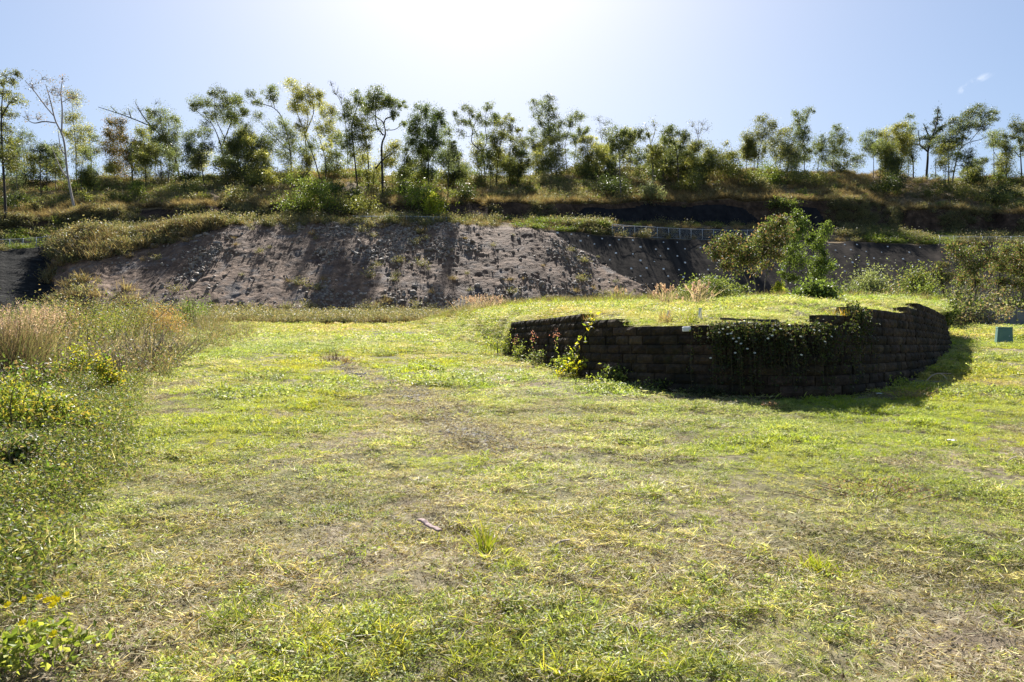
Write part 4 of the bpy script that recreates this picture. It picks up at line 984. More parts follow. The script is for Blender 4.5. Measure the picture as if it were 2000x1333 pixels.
# the broad leaved saplings beyond the mound, and the trees at the right edge
BIG = [(0.09, 0.125, 0.035), (0.12, 0.15, 0.045), (0.16, 0.155, 0.065), (0.18, 0.115, 0.075), (0.06, 0.085, 0.028)]
BIGG = [(0.11, 0.155, 0.038), (0.14, 0.19, 0.045), (0.09, 0.13, 0.035)]
D5 = 43.0
grow('broadleaf_tree', 'multi stemmed broad leaved tree with brown flecked leaves standing behind the mound', 5,
     [[(660, 1130), (640, 950), (560, 780), (520, 640), (400, 520)], [(740, 1130), (710, 930), (690, 800), (620, 600)], [(810, 1130), (830, 880), (880, 700), (900, 420), (960, 300)], [(815, 1000), (850, 820), (920, 690), (1000, 520), (1060, 330)]],
     [(250, 540, 75), (270, 620, 55), (350, 470, 80), (430, 430, 70), (500, 440, 60), (360, 600, 70), (450, 540, 70), (540, 580, 80), (440, 690, 70), (370, 745, 50), (620, 620, 80), (560, 690, 60), (660, 530, 80), (740, 450, 80), (700, 660, 70), (800, 560, 85), (820, 380, 80), (880, 280, 80), (850, 470, 85), (900, 600, 70), (960, 400, 80), (980, 260, 85), (1050, 250, 75), (1000, 500, 80), (1070, 380, 80), (810, 720, 60), (520, 800, 55, .5), (700, 800, 55, .4), (1000, 620, 70, .8)], BIG, GREYB, w=.055, dens=.85, leaf=.19, depth=D5, droop=.7, mk='weed', loose=.46)
grow('broadleaf_tree', 'slim green broad leaved tree with drooping sprays, right of the brown flecked one', 5,
     [[(1055, 1135), (1075, 960), (1095, 800), (1120, 560), (1170, 300), (1170, 180)], [(1100, 780), (1230, 700), (1400, 480), (1500, 300)], [(1090, 860), (1330, 800), (1480, 640)]],
     [(1165, 190, 50), (1200, 260, 70), (1250, 230, 45), (1150, 330, 70), (1220, 340, 60), (1140, 450, 70), (1130, 560, 80), (1180, 650, 80), (1100, 700, 75), (1500, 290, 50), (1490, 370, 55), (1430, 470, 55), (1410, 530, 45), (1350, 410, 45), (1320, 450, 40), (1480, 600, 50), (1430, 660, 60), (1400, 730, 70), (1480, 720, 60), (1560, 740, 45), (1350, 800, 70), (1450, 800, 60), (1220, 720, 60), (1030, 830, 50), (1150, 880, 50), (1430, 870, 60), (1060, 620, 60)], BIGG, GREYB, w=.05, dens=.9, leaf=.18, depth=D5 + 1, droop=.8, mk='weed', loose=.46)
grow('sapling', 'bright yellow green sapling at the foot of the broad leaved trees', 5, [[(985, 1130), (980, 1050), (975, 960)]], [(980, 960, 50), (960, 1020, 45), (1010, 1000, 40), (990, 1070, 45)], LIME, GREYB, w=.02, leaf=.13, depth=42, mk='weed')
grow('broadleaf_tree', 'dark spreading tree with brown and white flecked leaves along the right edge of the photo', 0,
     [[(1905, 590), (1905, 555), (1900, 525), (1890, 490)], [(1950, 590), (1950, 550), (1960, 500)], [(2000, 590), (1995, 540), (2010, 490)]],
     [(1858, 482, 10), (1876, 500, 15), (1900, 490, 13), (1918, 476, 10), (1935, 500, 15), (1962, 488, 13), (1975, 503, 14), (1995, 482, 12), (2012, 492, 18), (1890, 522, 17), (1915, 515, 14), (1945, 522, 18), (1985, 528, 18), (2015, 522, 18), (1878, 545, 13), (1912, 548, 15), (1950, 552, 14), (1985, 555, 15), (2015, 550, 18), (2040, 505, 22), (1900, 565, 10), (1960, 572, 10)], BIG, DARKB, w=.07, dens=1.25, leaf=.19, depth=52, mk='weed', loose=.45)
grow('broadleaf_tree', 'low dark round tree just left of the spreading one at the right edge', 0, [[(1845, 580), (1840, 550), (1838, 525)]], [(1838, 520, 13), (1825, 535, 13), (1850, 535, 13), (1835, 548, 15), (1815, 548, 9)], [(0.05, 0.06, 0.02), (0.1, 0.075, 0.045), (0.06, 0.07, 0.03)], DARKB, w=.05, leaf=.17, depth=49, mk='weed')

# ------------------------------------------------------------------ shrubs
def bush(name, label, B, w, h, pal, n=500, leaf=.12, stems=10, scol=(0.12, 0.09, 0.06), group=None, cat='shrub', seed=1, mk='weed', flat=.1, twigs=0, dp=None, rise=0.0):
    rng = np.random.default_rng(seed); B = np.asarray(B, float); dp = dp or w * .8
    k = max(4, int(9 * max(1, w / max(h, .1)) ** .5)); c = rng.normal(0, .42, (k, 3)) * np.array([w * .62, dp * .62, 0]); c[:, :2] = np.clip(c[:, :2], -.5 * w, .5 * w)
    c[:, 2] = h * rng.uniform(.28, .95, k) * (1 - .5 * np.clip(np.hypot(c[:, 0] / (w * .55), c[:, 1] / (dp * .55)), 0, 1) ** 2)
    i = rng.integers(0, k, n)
    p = c[i] + rng.standard_normal((n, 3)) * np.array([w * .12, dp * .12, h * .15]) * (1 + 1.1 * (rng.random((n, 1)) < .22) * rng.random((n, 1))); p[:, 2] = np.clip(np.abs(p[:, 2]), .02, h * 1.3)
    m1 = MB()
    for q in range(stems + twigs):
        e = c[rng.integers(0, k)] * rng.uniform(.8, 1.35) + rng.normal(0, .06, 3) * h
        if q >= stems: e = np.array([rng.normal(0, w * .42), rng.normal(0, dp * .3), h * rng.uniform(.4, 1.15)])
        b0 = np.array([e[0] * .35 + rng.normal(0, w * .1), e[1] * .35, -.05])
        tube(m1, smooth_line([b0, (b0 + e) / 2 + rng.normal(0, .08, 3) * h, e], 5), np.linspace(1, .3, 5) * (.006 + .006 * h), np.array(scol) * rng.uniform(.7, 1.3), 4)
    t = thing(name, label, cat, B, group)
    m1.obj('stems', M['bark'], t, True)
    if n:
        m2 = MB(); leaves(m2, rng, p, leaf, leaf * .5, pal, .15, flat)
        m2.obj('foliage', M[mk], t)
    return t

mh = lambda B: B[1] / F
HS = [  # px, base py, w px, h px, palette, leaf, label (or None: shared)
    (1740, 385, 62, 38, DRK, .3, 'large dark green rounded shrub on the right hillside'),
    (1948, 400, 70, 42, DRK, .3, 'wide dark shrub on the slope by the right edge of the hillside'),
    (1880, 395, 52, 34, OLV, .3, 'olive shrub on the dry slope, left of the wide dark one near the right edge'),
    (1530, 418, 44, 30, GRN2, .28, 'bright green feathery shrub on the black lined bank'),
    (1455, 372, 56, 46, OLV, .3, 'tall olive shrub at the right end of the dip in the ridge'),
    (1420, 350, 34, 30, DRK, .3, 'very dark shrub in the dip of the ridge'),
    (600, 420, 88, 62, GRN2, .28, 'broad bright green shrub on the left hillside above the cutting'),
    (650, 395, 50, 36, [(0.05, 0.09, 0.02), (0.07, 0.11, 0.025)], .28, 'mid green shrub standing just right of the broad bright one'),
    (815, 425, 80, 62, [(0.10, 0.15, 0.025), (0.14, 0.18, 0.03), (0.08, 0.12, 0.025)], .28, 'leafy green shrub below the dense column gum'),
    (848, 432, 44, 48, LIME, .28, 'brightest lime green shrub, at the top edge of the rocky cutting'),
    (700, 425, 70, 44, OLV, .28, 'olive shrub on the slope between the two big green ones'),
    (1270, 405, 46, 40, [(0.14, 0.17, 0.09), (0.18, 0.2, 0.12)], .3, 'pale grey green shrub right above the black lined bank'),
    (1190, 385, 62, 50, DRK, .3, 'dark shadowy shrub left of the pale grey green one'),
    (1010, 365, 34, 46, OLV, .3, 'upright shrub on the middle ridge at the right of the dry grass clearing'),
    (475, 360, 74, 40, DRK, .3, 'wide very dark shrub below the swept gums on the left ridge'),
    (360, 362, 46, 30, DRK, .3, 'dark shrub at the foot of the leaning gum'),
    (175, 375, 60, 32, GRN2, .3, 'sunny green shrub on the left ridge behind the pale white trunk'),
    (55, 372, 48, 40, DRK, .3, 'dark shrub beside the trunk of the tree at the left edge'),
    (1640, 340, 40, 26, OLV, .3, 'round olive shrub on the skyline under the spreading cluster gum'),
    (1565, 366, 60, 32, OLV, .3, 'olive shrub below the pole like gum'),
    (1490, 340, 48, 30, GRN2, .3, 'green shrub on the skyline just right of the dip'),
    (1345, 380, 60, 42, OLV, .3, 'olive shrub above the middle of the black lined bank'),
    (1110, 350, 48, 40, OLV, .3, 'olive shrub under the three headed gum'),
    (925, 348, 40, 16, GRN2, .3, 'low green shrub on the crest under the S bent gum'),
    (108, 440, 40, 14, GRN2, .25, 'low green shrub on the top of the bank at the far left'),
]
for i, (px, py, w, h, pal, lf, lab) in enumerate(HS):
    B = ground_at(px, py, ('bench', 'cut', 'hill')); k = mh(B)
    bush('shrub', lab, B, w * k * 1.05, h * k * 1.05, pal, int(.9 * w * h), lf, seed=200 + i, mk='leaf')
rs = np.random.default_rng(31)
def clear_of(px, py): return all(abs(px - q[0]) > q[2] * .5 or abs(py - q[1]) > 30 for q in HS)
for i in range(115):
    px = rs.uniform(-20, 2020); pr = p_ridge(px); q = rs.random() ** 1.3
    py = pr + 4 + q * (p_s1(px) - pr - 6)
    if i % 3 == 0: px = rs.uniform(420, 1500); pr = p_ridge(px); py = pr + 3 + q * 30
    if 930 < px < 1000 and rs.random() < .8: continue
    B = ground_at(px, py, ('hill',)); k = mh(B)
    w = rs.uniform(22, 56); h = w * rs.uniform(.45, .85)
    if 1020 < px < 1490 and q < .55: h *= 1.35
    lo = i % 3
    pal = [OLV, EUC, DRK, GRN2, GREY, YGR][rs.choice(6, p=[.3, .2, .15, .13, .12, .1])]
    bush('scrub_bush', 'small scrub bush among the dry grass and gums of the hillside', B, w * k, h * k, pal, int(.75 * w * h), .3, stems=6, group='scrub bushes over the hillside', seed=300 + i, mk='leaf')
# ------------------------------------------------------------------ weedy thicket left of the lawn
TW = [(0.3, 0.24, 0.2), (0.22, 0.17, 0.14), (0.36, 0.31, 0.28)]
ORN = [(0.36, 0.19, 0.085), (0.42, 0.24, 0.11), (0.3, 0.2, 0.09), (0.24, 0.2, 0.08)]
PNK = [(0.55, 0.4, 0.39), (0.62, 0.48, 0.46), (0.48, 0.32, 0.31)]
RED = [(0.24, 0.165, 0.12), (0.26, 0.2, 0.14), (0.17, 0.165, 0.085), (0.13, 0.15, 0.065)]
GGR = [(0.17, 0.19, 0.09), (0.22, 0.23, 0.12), (0.13, 0.15, 0.07), (0.24, 0.2, 0.13)]
def grass_tuft(name, label, B, w, h, n, pal, head=None, nh=0, seed=1, bw=.008, group=None, lean=.22, hl=.035):
    rng = np.random.default_rng(seed)
    t = thing(name, label, 'grass tuft', B, group)
    m = MB(); b = np.concatenate([rng.normal(0, w * .2, (n, 2)), np.zeros((n, 1))], 1)
    blades(m, rng, b, h, bw, lean, pal, .35); m.obj('blades', M['dry'], t)
    if nh:
        m = MB()
        for i in range(nh):
            a = rng.uniform(0, 2 * PI); le = abs(rng.normal(.0, lean)); L = h * rng.uniform(.75, 1.15)
            tip = np.array([math.cos(a) * math.sin(le) * L + rng.normal(0, w * .2), math.sin(a) * math.sin(le) * L + rng.normal(0, w * .2), L * math.cos(le)])
            tube(m, smooth_line([np.array([tip[0] * .3, tip[1] * .3, 0]), tip * np.array([.7, .7, .6]), tip], 5), .0022, pal[0], 3)
            p = tip - np.array([0, 0, 1]) * rng.uniform(0, .17, (16, 1)) + rng.normal(0, .016, (16, 3))
            leaves(m, rng, p, hl, hl * .45, head, -.5, 0)
        m.obj('seed_heads', M['dry'], t)
    return t

def left(px, py):
    p = lawn_pt(px, py); p[2] = lawn_z(p[0], p[1]) - .02; return p
LW = [  # px, base py, width px, height px, palette, leaf m, leaves, twigs, label
    (205, 685, 130, 72, [(0.16, 0.19, 0.04), (0.2, 0.2, 0.05), (0.1, 0.14, 0.03)], .07, 1500, 14, 'yellow green leafy weed bush in the middle of the thicket left of the lawn'),
    (265, 664, 100, 52, [(0.13, 0.16, 0.035), (0.17, 0.18, 0.05), (0.2, 0.15, 0.06)], .08, 1200, 10, 'olive green weed bush behind the rusty orange one'),
    (312, 664, 84, 44, ORN, .06, 1700, 24, 'rusty orange dying weed bush at the edge of the lawn'),
    (375, 643, 64, 46, [(0.1, 0.16, 0.03), (0.14, 0.19, 0.04)], .09, 1000, 6, 'fresh green weed bush at the far right tip of the thicket'),
    (330, 632, 110, 36, GGR, .1, 1500, 16, 'grey green weed bush at the back of the thicket, above the rusty orange one'),
    (245, 634, 110, 44, GGR, .1, 1500, 18, 'wide grey green weed bush on the back skyline of the thicket'),
    (160, 645, 100, 50, GGR + RED, .09, 1400, 20, 'brownish grey green weed bush between the pink grass and the back of the thicket'),
    (95, 652, 110, 54, RED + GGR, .09, 1300, 24, 'reddish brown seeding weed bush at the back left of the thicket'),
    (130, 700, 100, 74, [(0.12, 0.15, 0.04), (0.18, 0.16, 0.07), (0.22, 0.16, 0.09)], .07, 1400, 22, 'dull green weed bush just right of the pink seeded grass'),
    (278, 716, 120, 56, TW, .05, 350, 120, 'tangle of dead grey twigs beside the lawn'),
    (215, 742, 110, 50, TW + RED, .05, 420, 90, 'low brown heap of dead stems in front of the grey twig tangle'),
    (332, 700, 60, 34, GGR + TW, .06, 400, 40, 'small spray of pale twigs reaching out onto the lawn'),
    (150, 748, 66, 58, YEL[:1] + LIME + GREEN, .06, 700, 6, 'weed with bright yellow leaves among dead stems'),
    (208, 770, 60, 52, [(0.13, 0.2, 0.03), (0.24, 0.24, 0.04), (0.4, 0.33, 0.04)], .06, 700, 6, 'weed of mixed green and yellow leaves, nearest the open lawn'),
    (50, 770, 120, 52, [(0.06, 0.09, 0.025), (0.1, 0.13, 0.035), (0.2, 0.14, 0.08)], .07, 1000, 22, 'dark green weed bush below the pink seeded grass'),
    (30, 850, 130, 78, [(0.13, 0.2, 0.03), (0.18, 0.23, 0.04), (0.26, 0.25, 0.05), (0.3, 0.27, 0.05)], .05, 3000, 10, 'mound of green and yellow creeper at the left edge of the photo'),
    (120, 850, 110, 56, [(0.15, 0.2, 0.04), (0.22, 0.23, 0.06), (0.12, 0.165, 0.035), (0.32, 0.25, 0.06), (0.18, 0.21, 0.05)], .055, 1900, 8, 'low mound of creeper with orange tinted leaves'),
    (25, 935, 120, 55, [(0.08, 0.12, 0.03), (0.14, 0.18, 0.04), (0.3, 0.24, 0.14)], .05, 1300, 24, 'dark hollowed weed clump below the green and yellow creeper mound'),
]
for i, (px, py, w, h, pal, lf, n, tw, lab) in enumerate(LW):
    B = left(px, py); k = mh(B)
    bush('weed_bush', lab, B, w * k * 1.12, h * k * 1.4, pal, int(n * 1.5), lf, 10, (0.24, 0.19, 0.14) if tw > 20 else (0.12, 0.11, 0.05), seed=600 + i, twigs=tw, cat='weed', dp=min(w * k, 2.5))
rl = np.random.default_rng(41)
for i in range(26):
    yy = rl.uniform(15, 48); x = left_edge(np.array(yy)) - rl.uniform(.09, .5) * yy
    B = np.array([x, yy, lawn_z(x, yy)])
    bush('weed_bush', 'nondescript grey green or brown weed bush filling the thicket left of the lawn', B, rl.uniform(1.4, 2.6), rl.uniform(.9, 1.6), [GGR, GGR + RED, WG, RED + WG][i % 4], 1300, .085, 8, group='weed bushes filling the thicket', seed=640 + i, twigs=16, cat='weed')
grass_tuft('grass_tuft', 'tall reddish grass with pink seed heads cut off by the left edge of the photo', left(18, 745), 1.5, 1.45, 900, RED, PNK, 150, 701, .008)
grass_tuft('grass_tuft', 'tall straw coloured grass with pink seed heads, right of the tallest pink one', left(72, 728), 1.2, 1.35, 520, RED + STRAW[:1], PNK, 90, 702, .008)
grass_tuft('grass_tuft', 'feathery pink grass leaning over the middle of the thicket', left(98, 690), 1.3, 1.5, 420, STRAW + RED, PNK, 80, 703, .008)

# ------------------------------------------------------------------ small plants standing in the open
def sprig(name, label, B, pts, nleaf, leaf, pal, col=(0.12, 0.14, 0.04), seed=1, spread=.03, rs_=.004, mk='weed', cat='weed', group=None):
    rng = np.random.default_rng(seed); t = thing(name, label, cat, B, group)
    m = MB(); Q = [smooth_line(np.asarray(p, float), 10) for p in pts]
    for q in Q: tube(m, q, np.linspace(1, .4, 10) * rs_, col, 5)
    m.obj('stem', M['bark'], t, True)
    m = MB(); A = np.concatenate(Q)
    i = rng.integers(0, len(A), nleaf)
    leaves(m, rng, A[i] + rng.normal(0, spread, (nleaf, 3)), leaf, leaf * .55, pal, .2, .2)
    m.obj('foliage', M[mk], t)
    return t
B = left(104, 962)
t = sprig('weed', 'lone upright weed seedling with two big glossy leaves at the left of the lawn', B, [[(0, 0, 0), (.005, 0, .12), (0, 0, .22)]], 5, .05, GREEN, seed=3)
m = MB(); rng = np.random.default_rng(4)
leaves(m, rng, np.array([[-.03, 0, .24], [.03, -.01, .23], [.0, -.02, .19], [.06, .0, .17]]), .11, .1, [(0.16, 0.24, 0.03), (0.1, 0.17, 0.025)], .25, .2); m.obj('large_leaves', M['weed'], t)
Lp = lawn_pt(945, 1092); Lp[2] = lawn_z(Lp[0], Lp[1])
grass_tuft('grass_tuft', 'bright yellow green tuft of broad upright blades in the near lawn', Lp, .14, .21, 44, LIME, seed=711, bw=.009, lean=.3)
for i, (px, py, lab) in enumerate([(1600, 1115, 'fresh green grass tuft at the middle right of the near lawn'), (470, 1240, 'dark green coarse tuft near the bottom of the lawn, left of the middle')]):
    Lp = lawn_pt(px, py); Lp[2] = lawn_z(Lp[0], Lp[1]); grass_tuft('grass_tuft', lab, Lp, .3, .15, 130, LIME if i == 0 else GREEN, seed=712 + i, bw=.006, lean=.6)
# yellow flowers at the bottom left
fr = np.random.default_rng(51)
def flower_head(m, c, r_, pal, n=9, nrm=(0, 0, 1)):
    rng = fr
    nv = np.array(nrm, float); e1 = np.cross(nv, [.3, .2, 1.0] if abs(nv[2]) < .9 else [1.0, 0, 0]); e1 /= np.linalg.norm(e1); e2 = np.cross(nv, e1)
    for k in range(n):
        a = 2 * PI * k / n; d = e1 * math.cos(a) + e2 * math.sin(a) + nv * .35; s = e2 * math.cos(a) - e1 * math.sin(a)
        v = [c, c + d * r_ * .6 + s * r_ * .28, c + d * r_, c + d * r_ * .6 - s * r_ * .28]
        m.add(v, [[0, 1, 2, 3]], None, np.array(pal) * rng.uniform(.85, 1.15))
Lp = lawn_pt(90, 1300); Lp[2] = lawn_z(Lp[0], Lp[1])
t = bush('flowering_weed', 'low weed with bright yellow flowers at the bottom left corner', Lp, .45, .13, GREEN, 420, .045, 8, seed=720, cat='weed')
for (px, py) in [(15, 1232), (45, 1220), (77, 1215), (92, 1222), (103, 1218), (112, 1213), (130, 1210), (103, 1235), (66, 1270), (44, 1268), (104, 1292)]:
    q = lawn_pt(px, py + 14); q[2] = lawn_z(q[0], q[1]) + .11 + fr.uniform(0, .03)
    m = MB(); flower_head(m, q - Lp, .021, (0.9, 0.74, 0.02), 9, (0, -.6, .8)); m.obj('flower', M['petal'], t)

# ------------------------------------------------------------------ plants on and against the block wall
def wall_face(px, z):
    s = s_of_px(px); p, n = cv(s); o = offs(s, z)
    q = p + n * (o - .03); return np.array([q[0], q[1], z]), n
def wall_bottom(px):
    s = s_of_px(px); p, n = cv(s); return np.array([p[0] - n[0] * .12, p[1] - n[1] * .12, lawn_z(p[0], p[1]) - .01])
PK = [(0.5, 0.2, 0.2), (0.6, 0.3, 0.28)]
WW = [(992, .6, .7, DRK + GREEN, .05, 420, 'dark straggly weed at the left end of the block wall'),
      (965, .9, .55, GREEN + LIME, .06, 520, 'green weed clump on the grass just off the left end of the wall'),
      (1022, .5, .5, GREEN, .055, 260, 'light green weed against the left part of the wall'),
      (1062, .9, .42, [(0.12, 0.17, 0.05), (0.2, 0.2, 0.1)], .06, 420, 'low spreading weed below the pink flowering stems'),
      (1120, .8, .5, GREEN + DRK, .06, 520, 'thick green weed at the foot of the yellow leaved vine'),
      (1205, .9, .42, DRK + GREEN, .07, 420, 'dark leafy weed with pale glossy leaves low against the wall'),
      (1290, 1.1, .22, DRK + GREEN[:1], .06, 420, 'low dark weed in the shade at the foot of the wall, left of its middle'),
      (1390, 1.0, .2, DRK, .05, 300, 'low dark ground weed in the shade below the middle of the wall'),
      (1745, .7, .22, GREEN, .05, 260, 'small weed at the lit edge of the wall shadow')]
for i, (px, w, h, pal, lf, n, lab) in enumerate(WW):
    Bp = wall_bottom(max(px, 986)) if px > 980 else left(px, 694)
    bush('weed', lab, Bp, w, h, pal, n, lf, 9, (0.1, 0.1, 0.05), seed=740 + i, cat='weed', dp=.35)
for i, (px, hh) in enumerate([(1012, .55), (1046, .72), (1092, .85)]):
    Bp = wall_bottom(px)
    t = sprig('flowering_weed', ['pink flowering stem nearest the left end of the wall', 'pink flowering stem in the middle of three against the wall', 'tallest pink flowering stem, closest to the yellow leaved vine'][i], Bp, [[(0, 0, 0), (.02, -.03, hh * .5), (.05, -.02, hh)]], 30, .05, GREEN, seed=760 + i, spread=.05)
    m = MB(); rng = np.random.default_rng(770 + i); leaves(m, rng, np.array([.05, -.02, hh]) + rng.normal(0, 1, (34, 3)) * np.array([.045, .045, .09]), .04, .022, PK, 0, 0); m.obj('blossom', M['petal'], t)
a, n_ = wall_face(1128, 1.05); b_, _ = wall_face(1122, 1.5); c_, _ = wall_face(1142, 1.95); d_, _ = wall_face(1150, 2.2)
o0 = np.array([a[0], a[1], lawn_z(a[0], a[1])])
sh = lambda p: tuple(p - o0 - np.array([n_[0], n_[1], 0]) * .1)
sprig('vine', 'yellow leaved vine climbing over the left part of the block wall', o0, [[(-.1, -.2, 0), sh(a), sh(b_), sh(c_), tuple(np.array(sh(d_)) + np.array([.1, .3, .1]))], [(-.45, -.25, .05), (-.3, -.25, .22), (-.05, -.2, .4)], [(-.1, -.2, .15), (.1, -.2, .3), (.3, -.2, .35)]], 260, .085, [(0.4, 0.38, 0.03), (0.3, 0.33, 0.03), (0.2, 0.26, 0.03), (0.5, 0.42, 0.03)], seed=780, spread=.06, rs_=.007, cat='vine')
# matted daisy weed hanging down the wall with white flower heads
fl_px = [[(1388, 700), (1405, 650), (1412, 643), (1422, 640), (1428, 652)], [(1438, 668), (1443, 661), (1432, 662), (1447, 672), (1421, 653), (1436, 690)], [(1474, 690), (1460, 682), (1500, 662), (1508, 656), (1512, 645)], [(1525, 643), (1545, 664), (1564, 658), (1565, 694), (1590, 645)], [(1600, 647), (1611, 668), (1624, 658), (1678, 640)], [(1718, 634)], []]
for i, (px, w) in enumerate([(1405, .7), (1440, .6), (1485, .7), (1550, .85), (1625, .95), (1700, .7)]):
    Bp, nn = wall_face(px, 1.9 + CH * max(0, top_k(s_of_px(px))))
    rng = np.random.default_rng(800 + i)
    t = thing('trailing_weed', ['dark weed with white flower heads trailing down the wall, first of these from the left', 'dark weed trailing down the wall with the densest cluster of white flower heads', 'dark trailing weed below the left end of the loose timber', 'dark trailing weed with flowers spread wide, below the right end of the loose timber', 'wide dark trailing weed where the wall steps up', 'dark trailing weed below the pale timber offcut on the wall', 'dark trailing weed on the far right bend of the wall'][i], 'weed', Bp)
    m1 = MB(); m2 = MB(); tx = np.array([nn[1], -nn[0]])
    for q in range(24):
        x0_ = rng.normal(0, w * .42); ln = rng.uniform(.15, .6) if rng.random() < .55 else rng.uniform(.6, 1.15)
        P = []
        for k in np.linspace(0, 1, 6):
            z = -ln * k; out = -.05 - .06 * math.sin(k * PI) - rng.uniform(0, .03) - SETB * (ln * k) / CH
            P.append([tx[0] * (x0_ + .05 * k) + nn[0] * out, tx[1] * (x0_ + .05 * k) + nn[1] * out, z + .06 * (1 - k)])
        Q = smooth_line(P, 12); tube(m1, Q, .003, (0.08, 0.07, 0.04), 3)
        leaves(m2, rng, Q[rng.integers(0, 12, 34)] + rng.normal(0, .035, (34, 3)), .055, .03, DRK + [(0.06, 0.075, 0.02), (0.09, 0.07, 0.04)], .3, 0)
    m1.obj('stems', M['bark'], t); m2.obj('foliage', M['weed'], t)
    for (fx, fy) in fl_px[i]:
        z = EYE + ray(fx, fy)[1] * (np.linalg.norm(Bp[:2]) * .985)
        q, n2 = wall_face(fx, min(z, 2.25)); q = q - np.array([n2[0], n2[1], 0]) * .27
        q = at(fx, fy, q[1])
        m = MB(); flower_head(m, q - Bp, .026, (0.85, 0.84, 0.76), 8, (-n2[0] * .6, -n2[1] * .6, .55)); m.obj('flower', M['petal'], t)

# ------------------------------------------------------------------ things on the mound
def board(name, label, A, Bq, w, th, col, seed, cat='board'):
    rng = np.random.default_rng(seed); A = np.asarray(A, float); Bq = np.asarray(Bq, float)
    m = MB(); n = 9; d = (Bq - A); d /= np.linalg.norm(d); s = np.cross(d, [0, 0, 1.0]); s /= np.linalg.norm(s); u = np.cross(s, d)
    P = A + (Bq - A) * np.linspace(0, 1, n)[:, None] + u * (rng.normal(0, .006, (n, 1)))
    sec = [(-w / 2, 0), (w / 2, 0), (w / 2, th * .8), (w / 2 - .006, th), (-w / 2 + .006, th), (-w / 2, th * .8)]
    V = (P[:, None] + np.array([s * a + u * b for a, b in sec])[None])
    k = len(sec); i = np.arange(n - 1)[:, None] * k; j = np.arange(k)[None]
    q = np.stack([i + j, i + (j + 1) % k, i + k + (j + 1) % k, i + k + j], -1).reshape(-1, 4)
    q = np.concatenate([q, [[0, 1, 2, 5], [2, 3, 4, 5], [(n - 1) * k, (n - 1) * k + 5, (n - 1) * k + 2, (n - 1) * k + 1], [(n - 1) * k + 2, (n - 1) * k + 5, (n - 1) * k + 4, (n - 1) * k + 3]]])
    m.add(V.reshape(-1, 3), q, None, col)
    return tag(m.obj(name, M['wood'], origin=A), label, cat)
def on_wall(px, back, dz):
    s = s_of_px(px); p, n = cv(s); z = ZMAIN + CH * top_k(s); q = p + n * (offs(s, z) + back)
    return np.array([q[0], q[1], z + dz])
board('timber_board', 'long dark weathered board lying along the top of the wall', on_wall(1393, .30, .10), on_wall(1530, .22, .05), .14, .035, (0.09, 0.075, 0.065), 1)
board('timber_board', 'grey weathered board under the long dark one on the wall top', on_wall(1410, .14, .02), on_wall(1478, .12, .012), .1, .03, (0.3, 0.27, 0.25), 2)
board('timber_board', 'short splintered grey board at the right end of the loose timber on the wall', on_wall(1478, .34, .07), on_wall(1560, .30, .03), .08, .025, (0.16, 0.14, 0.13), 3)
board('timber_board', 'pale flat offcut on the wall top by its upper right step', on_wall(1690, .05, -.15), on_wall(1712, .06, -.15), .08, .03, (0.36, 0.33, 0.3), 4)
def peg(label, px, py, h):
    q = pad_px(px, py); m = MB()
    tube(m, np.array([[0, 0, -.08], [0, 0, h * .5], [.01, 0, h]]), [.03, .03, .03], (1, 1, 1), 12)
    tube(m, np.array([[.01, 0, h], [.011, 0, h + .012]]), [.036, .034], (1, 1, 1), 12)
    return tag(m.obj('survey_peg', M['white'], origin=q * 0), label, 'peg'), q
for lab, px, py, h in [('white plastic peg beside brown grass above the left half of the wall', 1305, 622, .17), ('white plastic peg beside the bushy grass tuft, nearest the loose timber', 1373, 624, .2)]:
    o, q = peg(lab, px, py, h); o.location = tuple(q)
q, nn = wall_face(1333, 1.9)
m = MB(); rng = np.random.default_rng(9)
k = rng.standard_normal((10, 3)) * .004
v = np.array([[sx * .075, sy * .03, sz * .04] for sx in (-1, 1) for sy in (-1, 1) for sz in (-1, 1)]) + k[:8]
m.add(v, [[0, 1, 3, 2], [4, 6, 7, 5], [0, 4, 5, 1], [2, 3, 7, 6], [1, 5, 7, 3], [0, 2, 6, 4]], None, (1, 1, 1))
o = m.obj('white_stone', M['white'], origin=q * 0); o.location = (q[0] - nn[0] * .015, q[1] - nn[1] * .015, 1.885)
bv = o.modifiers.new('b', 'BEVEL'); bv.width = .018; bv.segments = 3
tag(o, 'small white stone stuck in the top course of the wall', 'stone')
for i, (px, py, w, h, pal, lab, hd) in enumerate([(1298, 634, .45, .34, ORN + STRAW[:2], 'brown dry grass tuft above the wall beside the left white peg', None), (1352, 633, .5, .3, LIME + STRAW[:1], 'bushy yellow green grass tuft beside the right white peg', None), (1300, 596, .6, .7, STRAW[:2] + PNK[:1], 'tall pink headed grass at the back of the mound above the pegs', PNK), (1212, 590, 1.1, .8, LIME, 'brightest lime grass tuft at the back edge of the mound', None), (1208, 588, .7, .75, STRAW[:2], 'pink headed grass behind the bright lime tuft', PNK), (945, 607, 3.0, .75, STRAW[:2] + PNK, 'wide pale pink grass patch at the left shoulder of the mound', PNK), (890, 627, 1.3, .6, STRAW[:2] + RED, 'low reddish straw tuft left of the mound', PNK), (1365, 597, .7, .7, STRAW[:2] + PNK[:1], 'small pink headed grass left of the broad leaved tree', PNK), (1640, 624, .5, .16, YEL + STRAW[:2], 'yellow grass tuft where the wall steps up', None), (1150, 640, .4, .2, ORN + LIME, 'orange tinted grass tuft on the wall top right of the vine', None)]):
    if px > 960 : Bp = pad_px(px, py)
    else: Bp = pad_px(px, py) if px > 930 else left(px, py + 3)
    grass_tuft('grass_tuft', lab, Bp, w, h, int(60 + 55 * w), pal, hd, int(16 * w * 1.6) if hd else 0, 820 + i, .008 if Bp[1] < 20 else .013, lean=.35, hl=.05 if Bp[1] < 20 else .08)
